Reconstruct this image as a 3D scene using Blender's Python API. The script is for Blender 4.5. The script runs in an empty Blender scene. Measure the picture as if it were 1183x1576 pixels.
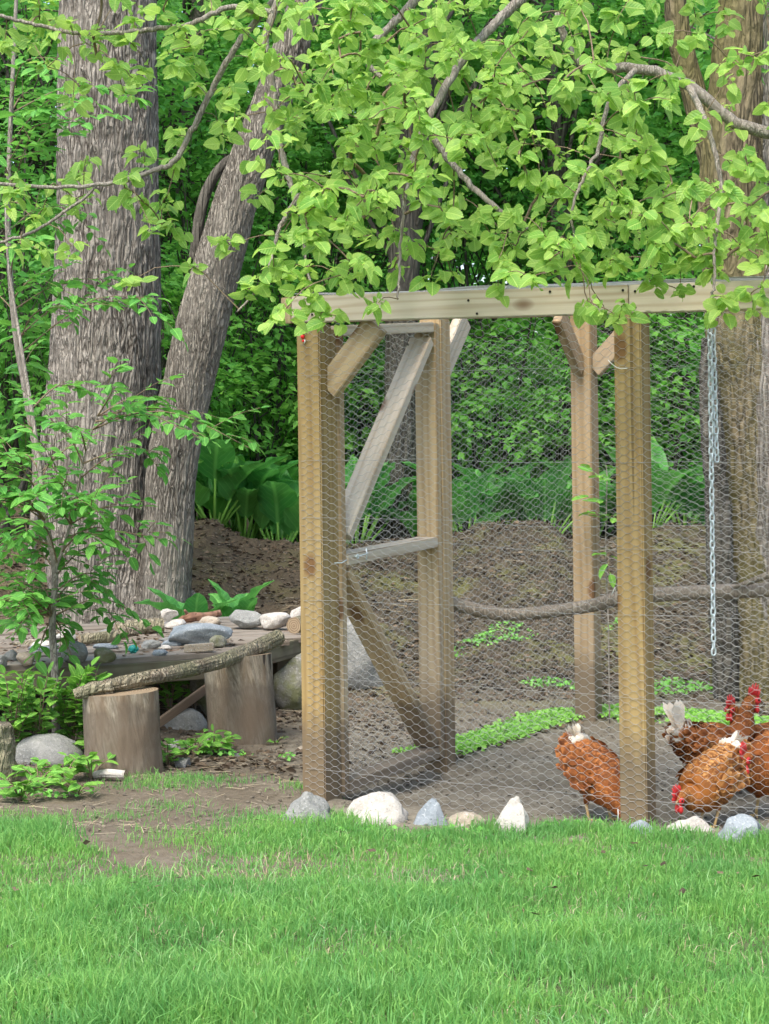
import bpy, bmesh, math, random
import numpy as np
from mathutils import Vector, Matrix
R = math.radians
rng = np.random.default_rng(7)
random.seed(7)
scene = bpy.context.scene
COL = scene.collection

# ------------------------------------------------------------------ camera, sky, sun, exposure
EYE, F = 1.17, 3000.0            # eye height (m), focal length in photo pixels (photo 1183 x 1576, horizon row 700)
cam_d = bpy.data.cameras.new('camera')
cam_d.lens = F / 1576 * 36
cam_d.sensor_width = 36
cam_d.shift_y = -88 / 1576
cam_d.clip_end = 800
cam_d.clip_start = 0.05
cam = bpy.data.objects.new('camera', cam_d)
COL.objects.link(cam)
cam.location = (0, 0, EYE)
cam.rotation_euler = (R(90), 0, 0)
scene.camera = cam

SUN_EL, SUN_AZ = 56, 205         # azimuth clockwise from +Y
world = bpy.data.worlds.new('World')
scene.world = world
world.use_nodes = True
wn = world.node_tree.nodes
sky = wn.new('ShaderNodeTexSky')
sky.sky_type = 'NISHITA'
sky.sun_disc = False
sky.sun_elevation = R(SUN_EL)
sky.sun_rotation = R(SUN_AZ)
sky.dust_density = 3.0
sky.air_density = 1.0
wn['Background'].inputs['Strength'].default_value = 0.15
world.node_tree.links.new(sky.outputs[0], wn['Background'].inputs[0])
sd = bpy.data.lights.new('sun', 'SUN')
sd.energy = 1.5
sd.angle = R(22)
sd.color = (1.0, 0.96, 0.88)
sun = bpy.data.objects.new('sun', sd)
COL.objects.link(sun)
az, el = R(SUN_AZ), R(SUN_EL)
sv = Vector((math.sin(az) * math.cos(el), math.cos(az) * math.cos(el), math.sin(el)))
sun.rotation_euler = sv.to_track_quat('Z', 'Y').to_euler()
scene.view_settings.view_transform = 'Standard'
scene.view_settings.look = 'None'
scene.view_settings.gamma = 1
scene.view_settings.use_curve_mapping = False
scene.view_settings.exposure = 1.42
scene.render.engine = 'CYCLES'
scene.cycles.max_bounces = 8
scene.cycles.diffuse_bounces = 4
scene.cycles.transmission_bounces = 4
scene.cycles.use_denoising = True

def at(px, py, d):
    return np.array([(px - 591.5) / F * d, d, EYE - (py - 700) / F * d])

# ------------------------------------------------------------------ noise
def _hash(i, j, k):
    h = (i * 374761393 + j * 668265263 + k * 2147483647 * 3 + 1013904223) & 0xFFFFFFFF
    h = ((h ^ (h >> 13)) * 1274126177) & 0xFFFFFFFF
    h = ((h ^ (h >> 15)) * 2246822519) & 0xFFFFFFFF
    return ((h ^ (h >> 16)) & 0xFFFFFF) / float(0xFFFFFF)
def noise(P):
    P = np.asarray(P, float)
    I = np.floor(P).astype(np.int64)
    f = P - I
    f = f * f * (3 - 2 * f)
    out = 0
    for a in (0, 1):
        for b in (0, 1):
            for c in (0, 1):
                w = (f[..., 0] if a else 1 - f[..., 0]) * (f[..., 1] if b else 1 - f[..., 1]) * (f[..., 2] if c else 1 - f[..., 2])
                out = out + w * _hash(I[..., 0] + a, I[..., 1] + b, I[..., 2] + c)
    return out * 2 - 1
def fbm(P, o=4):
    P = np.asarray(P, float)
    s, a = 0, 1.0
    for i in range(o):
        s = s + a * noise(P * 2 ** i + i * 17.3)
        a *= 0.5
    return s
def sstep(a, b, x):
    t = np.clip((x - a) / (b - a), 0, 1)
    return t * t * (3 - 2 * t)

# ------------------------------------------------------------------ object helpers
def mk_mesh(name, V, faces, mat, smooth=True, att=None):
    """faces: list of int arrays (n,k)"""
    me = bpy.data.meshes.new(name)
    V = np.asarray(V, np.float32).reshape(-1, 3)
    if not isinstance(faces, list):
        faces = [faces]
    faces = [np.asarray(f, np.int32) for f in faces if len(f)]
    lo = np.concatenate([f.ravel() for f in faces])
    tot = np.concatenate([np.full(len(f), f.shape[1], np.int32) for f in faces])
    st = np.concatenate([[0], np.cumsum(tot)[:-1]]).astype(np.int32)
    me.vertices.add(len(V)); me.vertices.foreach_set('co', V.ravel())
    me.loops.add(len(lo)); me.loops.foreach_set('vertex_index', lo)
    me.polygons.add(len(tot)); me.polygons.foreach_set('loop_start', st)
    me.polygons.foreach_set('use_smooth', np.full(len(tot), smooth))
    me.update(calc_edges=True)
    if att is not None:
        at_ = me.attributes.new('leafco', 'FLOAT_VECTOR', 'POINT'); at_.data.foreach_set('vector', np.asarray(att, np.float32).ravel())
    me.validate()
    for m in (mat if isinstance(mat, (list, tuple)) else [mat]):
        me.materials.append(m)
    return me

def tag(o, label=None, cat=None, group=None, kind=None):
    if label: o['label'] = label
    if cat: o['category'] = cat
    if group: o['group'] = group
    if kind: o['kind'] = kind
    return o

def root(name, loc, label, cat, group=None):
    o = bpy.data.objects.new(name, None)
    COL.objects.link(o)
    o.location = loc
    o.empty_display_size = 0.05
    return tag(o, label, cat, group)

def wm(o):
    if o is None: return Matrix.Identity(4)
    return wm(o.parent) @ o.matrix_parent_inverse @ o.matrix_basis

def link(name, me, parent=None, M=None):
    """mesh at world matrix M, parented"""
    o = bpy.data.objects.new(name, me)
    COL.objects.link(o)
    if M is not None: o.matrix_basis = M
    if parent is not None:
        o.parent = parent
        o.matrix_parent_inverse = wm(parent).inverted()
    return o

def obj(name, V, faces, mat, parent=None, smooth=True, origin=None, att=None):
    V = np.asarray(V, float).reshape(-1, 3)
    if origin is None: origin = V.mean(0) if parent is not None else np.array([V[:, 0].mean(), V[:, 1].mean(), V[:, 2].min()])
    me = mk_mesh(name, V - origin, faces, mat, smooth, att)
    return link(name, me, parent, Matrix.Translation(Vector(origin)))

# ------------------------------------------------------------------ shape builders
def frames(P):
    P = np.asarray(P, float)
    T = np.gradient(P, axis=0)
    T /= np.linalg.norm(T, axis=1, keepdims=True) + 1e-12
    ref = np.array([0.0, 0, 1]) if abs(T[0, 2]) < 0.9 else np.array([1.0, 0, 0])
    n = np.cross(T[0], ref); n /= np.linalg.norm(n)
    N = []
    for t in T:
        n = n - t * n.dot(t); n /= np.linalg.norm(n) + 1e-12
        N.append(n)
    N = np.array(N)
    return T, N, np.cross(T, N)

def resample(P, r, n):
    P = np.asarray(P, float); r = np.asarray(r, float)
    m = len(P)
    t = np.linspace(0, m - 1, n)
    out = np.zeros((n, 3))
    for k, tt in enumerate(t):
        i = min(int(tt), m - 2); f = tt - i
        p0, p1, p2, p3 = P[max(i - 1, 0)], P[i], P[i + 1], P[min(i + 2, m - 1)]
        out[k] = 0.5 * ((2 * p1) + (-p0 + p2) * f + (2 * p0 - 5 * p1 + 4 * p2 - p3) * f ** 2 + (-p0 + 3 * p1 - 3 * p2 + p3) * f ** 3)
    return out, np.interp(t, np.arange(m), r)

def tube(P, r, n=8, caps=True):
    P = np.asarray(P, float); r = np.broadcast_to(np.asarray(r, float), (len(P),))
    T, N, B = frames(P)
    th = np.linspace(0, 2 * np.pi, n, endpoint=False)
    V = P[:, None] + r[:, None, None] * (np.cos(th)[None, :, None] * N[:, None] + np.sin(th)[None, :, None] * B[:, None])
    m = len(P)
    i, j = np.meshgrid(np.arange(m - 1), np.arange(n), indexing='ij')
    a = i * n + j; b = i * n + (j + 1) % n
    Fq = np.stack([a, b, b + n, a + n], -1).reshape(-1, 4)
    V = V.reshape(-1, 3)
    fs = [Fq]
    if caps:
        V = np.vstack([V, P[:1], P[-1:]])
        c0, c1 = m * n, m * n + 1
        jj = np.arange(n)
        fs.append(np.stack([np.full(n, c0), (jj + 1) % n, jj], -1))
        fs.append(np.stack([np.full(n, c1), (m - 1) * n + jj, (m - 1) * n + (jj + 1) % n], -1))
    return V, fs

class MB:
    def __init__(s): s.V = []; s.F = {}; s.n = 0
    def add(s, V, fs):
        if not isinstance(fs, list): fs = [fs]
        for f in fs:
            f = np.asarray(f)
            s.F.setdefault(f.shape[1], []).append(f + s.n)
        s.V.append(np.asarray(V).reshape(-1, 3)); s.n += len(s.V[-1])
    def tube(s, P, r, n=6, caps=True): s.add(*tube(P, r, n, caps))
    def data(s): return np.vstack(s.V), [np.vstack(f) for f in s.F.values()]
    def obj(s, name, mat, parent=None, smooth=True, origin=None):
        V, fs = s.data()
        return obj(name, V, fs, mat, parent, smooth, origin)

def scatter(pV, pF, mats):
    """copies of a small prototype: mats (n,4,4)"""
    n, k = len(mats), len(pV)
    H = np.hstack([pV, np.ones((k, 1))])
    V = np.einsum('nij,kj->nki', mats[:, :3], H).reshape(-1, 3)
    off = (np.arange(n) * k)[:, None, None]
    return V, [(f[None] + off).reshape(-1, f.shape[1]) for f in pF]

def orient(pos, xdir, zup, scale):
    """matrices with local x along xdir, local z near zup. arrays (n,3)"""
    x = xdir / (np.linalg.norm(xdir, axis=1, keepdims=True) + 1e-9)
    y = np.cross(zup, x); y /= np.linalg.norm(y, axis=1, keepdims=True) + 1e-9
    z = np.cross(x, y)
    M = np.zeros((len(pos), 4, 4))
    s = np.asarray(scale, float)
    if s.ndim == 1: s = np.stack([s, s, s], -1)
    M[:, :3, 0] = x * s[:, :1]; M[:, :3, 1] = y * s[:, 1:2]; M[:, :3, 2] = z * s[:, 2:3]
    M[:, :3, 3] = pos; M[:, 3, 3] = 1
    return M

def leaf_proto(L=1.0, W=0.75, droop=0.25, fold=0.12, seg=5, tipw=0.55, wave=0.0, stalk=0.18):
    """leaf along +x with a folded midrib, unit length"""
    V, Q, T = [], [], []
    xs = np.linspace(0, 1, seg + 1)
    w = (np.sqrt(np.clip(1 - (2 * xs ** tipw - 1) ** 2, 0, 1)) * (1 - .28 * xs ** 3)) * W / 2
    for i, x in enumerate(xs):
        z = -droop * x * x * L
        ww = w[i] if 0 < i < seg else 0.012
        wz = wave * math.sin(i * 2.3)
        V += [(x * L, -ww, z + ww * fold * 2 + wz), (x * L, 0, z), (x * L, ww, z + ww * fold * 2 - wz)]
    for i in range(seg):
        a = i * 3
        Q += [(a, a + 3, a + 4, a + 1), (a + 1, a + 4, a + 5, a + 2)]
    V = np.array(V, float)
    V[:, 0] += stalk
    k = len(V)
    V = np.vstack([V, [(0, -.012, 0), (0, .012, 0), (stalk, .012, 0), (stalk, -.012, 0)]])
    Q += [(k, k + 3, k + 2, k + 1)]
    return V, [np.array(Q)]
def mini_leaf(W=0.6, droop=0.2):
    V = np.array([(0, 0, 0), (.45, -W / 2, .03), (1, 0, -droop), (.45, W / 2, .03)], float)
    return V, [np.array([(0, 1, 2), (0, 2, 3)])]

def board_mesh(L, w, t, bev=0.003):
    """w = size along local x, t = along local y, L along local z (0..L)"""
    me = bpy.data.meshes.new('board')
    bm = bmesh.new()
    bmesh.ops.create_cube(bm, size=1)
    for v in bm.verts:
        v.co = Vector((v.co.x * w, v.co.y * t, (v.co.z + 0.5) * L))
    bmesh.ops.bevel(bm, geom=list(bm.edges), offset=bev, segments=2, affect='EDGES')
    bm.to_mesh(me); bm.free()
    for p in me.polygons: p.use_smooth = False
    return me
def board(name, p0, p1, w, t, xdir, mat, parent=None, bev=0.003, end0=None, end1=None):
    """a timber from p0 to p1, its width w lying along xdir, thickness t square to both"""
    p0, p1, xd = Vector(p0), Vector(p1), Vector(xdir)
    z = (p1 - p0).normalized(); L = (p1 - p0).length
    xd = (xd - z * xd.dot(z)).normalized(); y = z.cross(xd)
    M = Matrix((xd, y, z)).transposed().to_4x4(); M.translation = p0
    me = board_mesh(L, w, t, bev); me.materials.append(mat)
    return link(name, me, parent, M)

# ------------------------------------------------------------------ materials
class NT:
    def __init__(s, name):
        s.m = bpy.data.materials.new(name); s.m.use_nodes = True
        s.t = s.m.node_tree; s.n = s.t.nodes; s.l = s.t.links
        s.b = s.n['Principled BSDF']; s.out = s.n['Material Output']
    def node(s, ty, **kw):
        n = s.n.new(ty)
        for k, v in kw.items(): setattr(n, k, v)
        return n
    def set(s, n, k, v):
        if hasattr(v, 'links') or isinstance(v, bpy.types.NodeSocket): s.l.new(v, n.inputs[k])
        else: n.inputs[k].default_value = v
    def coord(s, kind='Object', scale=(1, 1, 1), rand=False):
        tc = s.node('ShaderNodeTexCoord'); mp = s.node('ShaderNodeMapping')
        s.l.new(tc.outputs[kind], mp.inputs[0]); mp.inputs['Scale'].default_value = scale
        if rand:
            oi = s.node('ShaderNodeObjectInfo'); mu = s.node('ShaderNodeMath', operation='MULTIPLY')
            s.l.new(oi.outputs['Random'], mu.inputs[0]); mu.inputs[1].default_value = 37.0
            s.l.new(mu.outputs[0], mp.inputs['Location'])
        return mp.outputs[0]
    def noise(s, vec, scale, detail=4, rough=0.55, dist=0.0):
        n = s.node('ShaderNodeTexNoise'); s.set(n, 'Vector', vec); n.inputs['Scale'].default_value = scale
        n.inputs['Detail'].default_value = detail; n.inputs['Roughness'].default_value = rough; n.inputs['Distortion'].default_value = dist
        return n.outputs['Fac']
    def ramp(s, fac, stops):
        r = s.node('ShaderNodeValToRGB'); s.set(r, 'Fac', fac)
        e = r.color_ramp.elements
        while len(e) < len(stops): e.new(0.5)
        for k, (p, c) in enumerate(stops):
            e[k].position = p; e[k].color = (*c, 1) if len(c) == 3 else c
        return r.outputs[0]
    def mix(s, fac, a, b, mode='MIX'):
        m = s.node('ShaderNodeMix', data_type='RGBA', blend_type=mode)
        s.set(m, 0, fac)
        for k, v in ((6, a), (7, b)):
            if isinstance(v, tuple): v = (*v, 1) if len(v) == 3 else v
            s.set(m, k, v)
        return m.outputs[2]
    def math(s, op, a, b=0.0):
        m = s.node('ShaderNodeMath', operation=op); s.set(m, 0, a); s.set(m, 1, b); return m.outputs[0]
    def bump(s, h, strength, dist, normal=None):
        b = s.node('ShaderNodeBump'); s.set(b, 'Height', h); b.inputs['Strength'].default_value = strength; b.inputs['Distance'].default_value = dist
        if normal is not None: s.l.new(normal, b.inputs['Normal'])
        return b.outputs[0]
    def fin(s, col, rough=0.8, normal=None, spec=0.3, metal=0.0):
        s.set(s.b, 'Base Color', (*col, 1) if isinstance(col, tuple) else col)
        s.set(s.b, 'Roughness', rough); s.b.inputs['Specular IOR Level'].default_value = spec; s.b.inputs['Metallic'].default_value = metal
        if normal is not None: s.l.new(normal, s.b.inputs['Normal'])
        return s.m

def wood_mat(name, light, dark, knot=(.12, .05, .02), gray=0.0, graycol=(.33, .31, .28), ring=1.0):
    n = NT(name)
    c = n.coord('Object', (1, 1, 0.05), True)
    d = n.noise(c, 9, 3, 0.5)
    w = n.node('ShaderNodeTexWave', wave_type='RINGS', rings_direction='Z')
    c2 = n.coord('Object', (1, 1, 0.07), True)
    n.set(w, 'Vector', c2); w.inputs['Scale'].default_value = 11 * ring; w.inputs['Distortion'].default_value = 13
    w.inputs['Detail'].default_value = 3.5; w.inputs['Detail Scale'].default_value = .8
    col = n.mix(n.ramp(w.outputs['Fac'], [(0, (0, 0, 0)), (.6, (.2, .2, .2)), (1, (.85, .85, .85))]), light, dark)
    fine = n.noise(n.coord('Object', (1, 1, 0.02), True), 160, 3, 0.6)
    col = n.mix(n.math('MULTIPLY', fine, 0.55), col, tuple(x * 0.55 for x in dark))
    big = n.noise(n.coord('Object', (1, 1, 0.4), True), 5, 4, 0.6)
    col = n.mix(n.ramp(big, [(.35, (0, 0, 0)), (.7, (gray, gray, gray))]), col, graycol)
    vo = n.node('ShaderNodeTexVoronoi'); n.set(vo, 'Vector', n.coord('Object', (1, 1, 0.55), True)); vo.inputs['Scale'].default_value = 6.5
    km = n.ramp(vo.outputs['Distance'], [(.13, (1, 1, 1)), (.20, (0, 0, 0))])
    col = n.mix(n.math('MULTIPLY', km, 0.75), col, knot)
    # long drying checks
    ck = n.noise(n.coord('Object', (1, 1, 0.012), True), 46, 2, 0.4)
    cm = n.ramp(ck, [(.68, (0, 0, 0)), (.71, (1, 1, 1))])
    col = n.mix(n.math('MULTIPLY', cm, 0.7), col, tuple(x * 0.35 for x in dark))
    # earth splashed on the foot of the timber
    ge = n.node('ShaderNodeNewGeometry'); sx = n.node('ShaderNodeSeparateXYZ'); n.l.new(ge.outputs['Position'], sx.inputs[0])
    zz = n.math('ADD', sx.outputs[2], n.math('MULTIPLY', n.noise(n.coord('Object', (1, 1, 1)), 12, 4), -0.35))
    dm = n.ramp(zz, [(0.0, (.8, .8, .8)), (.16, (0, 0, 0))])
    col = n.mix(dm, col, (.13, .10, .07))
    h = n.math('SUBTRACT', n.math('ADD', fine, n.math('MULTIPLY', w.outputs['Fac'], .12)), n.math('MULTIPLY', cm, 1.2))
    return n.fin(col, 0.85, n.bump(h, 0.4, 0.0012), 0.15)

def bark_mat(name, light, dark, scale=1.0, moss=None, stretch=0.22, bump=1.0):
    n = NT(name)
    v = n.coord('Object', (1, 1, stretch), False)
    nz = n.noise(v, 9 * scale, 3, .5)
    dv = n.mix(0.12, v, nz, 'ADD')
    vo = n.node('ShaderNodeTexVoronoi', feature='DISTANCE_TO_EDGE'); n.set(vo, 'Vector', dv); vo.inputs['Scale'].default_value = 26 * scale
    ridg = n.ramp(vo.outputs['Distance'], [(0, (0, 0, 0)), (.35, (1, 1, 1))])
    fn = n.noise(n.coord('Object', (1, 1, .45)), 55 * scale, 5, .65)
    h = n.math('ADD', ridg, n.math('MULTIPLY', fn, .9))
    col = n.mix(n.ramp(h, [(.48, (0, 0, 0)), (1.0, (1, 1, 1))]), dark, light)
    pt = n.noise(n.coord('Object', (1, 1, .5)), 3.2, 4, .6)
    col = n.mix(n.ramp(pt, [(.4, (0, 0, 0)), (.68, (.55, .55, .55))]), col, tuple(x * 1.35 for x in light))
    pt2 = n.noise(n.coord('Object', (1.3, 1, .35)), 2.1, 3, .6)
    col = n.mix(n.ramp(pt2, [(.5, (0, 0, 0)), (.72, (.5, .5, .5))]), col, tuple(x * 1.2 for x in dark))
    if moss:
        ms = n.noise(n.coord('Object', (1, 1, .3)), 4.5, 4, .6)
        col = n.mix(n.ramp(ms, [(.38, (0, 0, 0)), (.6, (.75, .75, .75))]), col, moss)
    return n.fin(col, 0.9, n.bump(h, 1.0, 0.012 * bump), 0.15)

def leaf_mat(name, a, b, trans=0.4, tcol=None, rough=0.45, spec=0.35, vein=False):
    n = NT(name)
    g = n.node('ShaderNodeNewGeometry')
    oi = n.node('ShaderNodeObjectInfo')
    rr = n.math('FRACT', n.math('ADD', g.outputs['Random Per Island'], n.math('MULTIPLY', oi.outputs['Random'], 3.7)))
    col = n.mix(rr, a, b)
    nz = n.noise(n.coord('Object', (1, 1, 1)), 2.6, 4, .6)
    col = n.mix(n.ramp(nz, [(.38, (0, 0, 0)), (.66, (.6, .6, .6))]), col, (a[0] * .62, a[1] * .75, a[2] * 1.15))
    if vein:
        atn = n.node('ShaderNodeAttribute', attribute_name='leafco'); sp = n.node('ShaderNodeSeparateXYZ'); n.l.new(atn.outputs['Vector'], sp.inputs[0])
        ay = n.math('ABSOLUTE', sp.outputs[1])
        ph = n.math('MULTIPLY', n.math('SUBTRACT', sp.outputs[0], n.math('MULTIPLY', ay, .9)), vein)
        tri = n.math('ABSOLUTE', n.math('SUBTRACT', n.math('FRACT', ph), .5))
        side = n.ramp(tri, [(.0, (1, 1, 1)), (.10, (0, 0, 0))])
        mid = n.ramp(ay, [(.012, (1, 1, 1)), (.035, (0, 0, 0))])
        vn = n.math('MAXIMUM', n.math('MULTIPLY', side, .55), mid)
        col = n.mix(n.math('MULTIPLY', vn, .5), col, tuple(min(1, x * 1.7 + .05) for x in b))
        col = n.mix(n.ramp(ay, [(.2, (0, 0, 0)), (.46, (.35, .35, .35))]), col, (b[0] * 1.35, b[1] * 1.0, b[2]))
        nrm = n.bump(n.math('SUBTRACT', n.math('MULTIPLY', tri, 1.6), vn), .6, .002)
    else:
        nrm = n.bump(n.noise(n.coord('Object', (1, 1, 1)), 60, 2), .25, .004)
    n.fin(col, rough, nrm, spec)
    tr = n.node('ShaderNodeBsdfTranslucent')
    tc = n.mix(0.5, col, tcol or tuple(min(1, x * 1.5) for x in b))
    n.l.new(tc, tr.inputs[0])
    ms = n.node('ShaderNodeMixShader'); ms.inputs[0].default_value = trans
    n.l.new(n.b.outputs[0], ms.inputs[1]); n.l.new(tr.outputs[0], ms.inputs[2]); n.l.new(ms.outputs[0], n.out.inputs[0])
    return n.m

def stone_mat(name, a, b, speck=(.5, .5, .48), moss=None, scale=1.0):
    n = NT(name)
    c = n.coord('Object', (1, 1, 1), True)
    n1 = n.noise(c, 14 * scale, 6, .65, .4)
    col = n.mix(n.ramp(n1, [(.32, (0, 0, 0)), (.68, (1, 1, 1))]), a, b)
    n2 = n.noise(c, 120, 3, .7)
    col = n.mix(n.ramp(n2, [(.55, (0, 0, 0)), (.68, (.7, .7, .7))]), col, speck)
    n3 = n.noise(c, 90, 2, .6)
    col = n.mix(n.ramp(n3, [(.6, (0, 0, 0)), (.72, (.6, .6, .6))]), col, tuple(x * .45 for x in a))
    if moss:
        n4 = n.noise(c, 9, 5, .65)
        col = n.mix(n.ramp(n4, [(.42, (0, 0, 0)), (.6, (.8, .8, .8))]), col, moss)
    h = n.math('ADD', n.noise(c, 30 * scale, 6, .7), n.math('MULTIPLY', n2, .25))
    return n.fin(col, .85, n.bump(h, .8, .01), .25)

M = {}
M['post'] = wood_mat('treated_pine_golden', (.41, .29, .125), (.28, .18, .07), gray=.35, graycol=(.27, .23, .14))
M['door'] = wood_mat('treated_pine_tan', (.54, .41, .235), (.38, .26, .13), gray=.3)
M['pale'] = wood_mat('weathered_pine_pale', (.64, .56, .43), (.45, .35, .24), gray=.5, graycol=(.50, .47, .42))
M['pink'] = wood_mat('pine_pinkish', (.41, .30, .175), (.29, .20, .105), gray=.3)
M['grayplank'] = wood_mat('old_gray_plank', (.30, .25, .20), (.16, .125, .09), gray=.8, graycol=(.27, .25, .22))
M['fascia'] = wood_mat('mossy_gray_board', (.23, .21, .14), (.13, .12, .07), gray=.7, graycol=(.17, .18, .11))
M['rust'] = wood_mat('reddish_old_plank', (.25, .13, .08), (.14, .07, .045), gray=.2)
M['bark_left'] = bark_mat('oak_bark_gray', (.285, .26, .22), (.052, .043, .034), 1.5, stretch=.15)
M['bark_lean'] = bark_mat('gray_bark_fine', (.285, .258, .21), (.066, .055, .043), 2.0, stretch=.12)
M['bark_right'] = bark_mat('olive_brown_bark', (.20, .165, .10), (.06, .05, .03), 1.1, moss=(.12, .11, .04))
M['bark_dark'] = bark_mat('dark_forest_bark', (.12, .11, .09), (.038, .034, .028), 1.0)
M['bark_branch'] = bark_mat('smooth_branch_bark', (.30, .27, .23), (.13, .11, .09), 2.5, bump=.25)
M['twig'] = bark_mat('twig_bark', (.24, .18, .12), (.12, .085, .055), 3, bump=.1)
M['perch'] = bark_mat('perch_bark', (.30, .255, .20), (.15, .125, .10), 2.0, bump=.4)
M['lograft'] = bark_mat('log_bark', (.36, .31, .23), (.13, .10, .07), 1.7, moss=(.22, .22, .13))
M['leaf_bright'] = leaf_mat('fruit_tree_leaf', (.17, .41, .055), (.45, .66, .14), .5, (.62, .88, .16), .42, .4, vein=6)
M['leaf_sap'] = leaf_mat('sapling_leaf', (.09, .32, .05), (.18, .45, .07), .4, (.25, .6, .08), .5, .3, vein=7)
M['leaf_forest'] = leaf_mat('forest_leaf', (.08, .285, .05), (.19, .45, .08), .52, (.28, .66, .10), .55, .25)
M['leaf_forest2'] = leaf_mat('forest_leaf_light', (.17, .46, .07), (.29, .60, .11), .52, (.38, .75, .12), .55, .25)
M['leaf_cabbage'] = leaf_mat('skunk_cabbage_leaf', (.085, .32, .065), (.17, .46, .09), .38, (.16, .55, .1), .42, .4, vein=9)
M['leaf_weed'] = leaf_mat('weed_leaf', (.14, .36, .05), (.24, .48, .07), .35, (.25, .5, .05), .5, .3, vein=6)
def grass_mat(name, a, b, c):
    m = leaf_mat(name, a, b, .38, (.28, .6, .14), .5, .3)
    return m
M['grass'] = leaf_mat('grass_blade', (.12, .33, .07), (.28, .50, .12), .4, (.36, .66, .15), .5, .3)
M['grass_tall'] = leaf_mat('tall_grass_blade', (.20, .46, .12), (.38, .58, .22), .4, (.45, .72, .2), .4, .5)
M['straw'] = leaf_mat('dry_straw', (.38, .30, .17), (.55, .46, .30), .15, (.5, .4, .25), .7, .2)
M['litter'] = leaf_mat('leaf_litter', (.045, .033, .021), (.22, .16, .105), .08, (.2, .12, .06), .8, .15)
M['chip'] = leaf_mat('wood_chip', (.07, .057, .04), (.27, .23, .17), .03, (.2, .12, .06), .85, .15)
M['rock_white'] = stone_mat('white_granite', (.34, .31, .27), (.54, .51, .46), (.64, .61, .57))
M['rock_gray'] = stone_mat('gray_granite', (.16, .165, .155), (.27, .27, .25), (.38, .38, .37))
M['rock_blue'] = stone_mat('blue_gray_stone', (.17, .20, .22), (.30, .33, .35), (.45, .47, .48))
M['rock_tan'] = stone_mat('tan_stone', (.28, .23, .17), (.42, .36, .28))
M['rock_dark'] = stone_mat('dark_stone', (.14, .145, .14), (.25, .25, .24))
M['rock_moss'] = stone_mat('mossy_granite', (.17, .165, .145), (.28, .27, .24), moss=(.13, .14, .05))

def stump_mat():
    n = NT('weathered_stump_side')
    mp_ = n.node('ShaderNodeMapping'); n.l.new(n.coord('Object'), mp_.inputs[0]); mp_.inputs['Rotation'].default_value = (0, R(13), 0)
    mp2 = n.node('ShaderNodeMapping'); n.l.new(mp_.outputs[0], mp2.inputs[0]); mp2.inputs['Scale'].default_value = (1, 1, .16); c = mp2.outputs[0]
    f = n.noise(c, 50, 6, .75, 1.6)
    col = n.mix(n.ramp(f, [(.36, (0, 0, 0)), (.62, (1, 1, 1))]), (.12, .10, .07), (.38, .335, .26))
    p = n.noise(n.coord('Object', (1, 1, .6)), 6, 4, .6, .6)
    col = n.mix(n.ramp(p, [(.42, (0, 0, 0)), (.6, (.8, .8, .8))]), col, (.17, .115, .07))
    ck = n.noise(n.coord('Object', (1, 1, .04)), 16, 1, .4)
    cm = n.ramp(ck, [(.69, (0, 0, 0)), (.70, (1, 1, 1))])
    col = n.mix(n.math('MULTIPLY', cm, .85), col, (.03, .022, .016))
    ge = n.node('ShaderNodeSeparateXYZ'); n.set(ge, 0, n.coord('Object'))
    zz = n.math('ADD', ge.outputs[2], n.math('MULTIPLY', n.noise(n.coord('Object'), 9, 4), -.25))
    col = n.mix(n.ramp(zz, [(-.02, (.7, .7, .7)), (.05, (0, 0, 0))]), col, (.12, .095, .07))
    h = n.math('SUBTRACT', n.math('ADD', f, n.math('MULTIPLY', p, .5)), n.math('MULTIPLY', cm, 2))
    return n.fin(col, .8, n.bump(h, .8, .006), .2)
def endgrain_mat(name='end_grain', a=(.40, .31, .20), b=(.22, .15, .09)):
    n = NT(name)
    w = n.node('ShaderNodeTexWave', wave_type='RINGS', rings_direction='Z'); n.set(w, 'Vector', n.coord('Object')); w.inputs['Scale'].default_value = 30
    w.inputs['Distortion'].default_value = 2
    col = n.mix(w.outputs['Fac'], a, b)
    col = n.mix(n.math('MULTIPLY', n.noise(n.coord('Object'), 25, 4), .5), col, (.12, .09, .06))
    return n.fin(col, .85, n.bump(w.outputs['Fac'], .3, .003), .2)
def feather_mat(name, a, b, c, dark):
    n = NT(name)
    g = n.node('ShaderNodeNewGeometry')
    col = n.ramp(g.outputs['Random Per Island'], [(0, a), (.45, b), (.92, c), (1, tuple(min(1, x * 1.6) for x in c))])
    nz = n.noise(n.coord('Object'), 22, 4, .6)
    col = n.mix(n.ramp(nz, [(.42, (0, 0, 0)), (.7, (.65, .65, .65))]), col, dark)
    atn = n.node('ShaderNodeAttribute', attribute_name='leafco'); sp = n.node('ShaderNodeSeparateXYZ'); n.l.new(atn.outputs['Vector'], sp.inputs[0])
    col = n.mix(n.ramp(sp.outputs[0], [(.25, (0, 0, 0)), (.55, (.55, .55, .55)), (.8, (.0, .0, .0))]), col, dark)
    col = n.mix(n.ramp(sp.outputs[0], [(.72, (0, 0, 0)), (.95, (.6, .6, .6))]), col, tuple(min(1, x * 1.25 + .02) for x in c))
    f = n.noise(n.coord('Object'), 300, 3, .6)
    return n.fin(col, .7, n.bump(f, .3, .001), .25)
def plain(name, col, rough=.5, metal=0., spec=.4, nz=.3, nscale=60):
    n = NT(name)
    f = n.noise(n.coord('Object'), nscale, 4, .6)
    c = n.mix(n.math('MULTIPLY', f, nz), col, tuple(x * .5 for x in col))
    return n.fin(c, rough, n.bump(f, .2, .001), spec, metal)
M['stump'] = stump_mat()
M['endgrain'] = endgrain_mat()
M['feather_rust'] = feather_mat('rust_feather', (.18, .050, .010), (.30, .092, .018), (.44, .16, .042), (.08, .024, .008))
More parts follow.
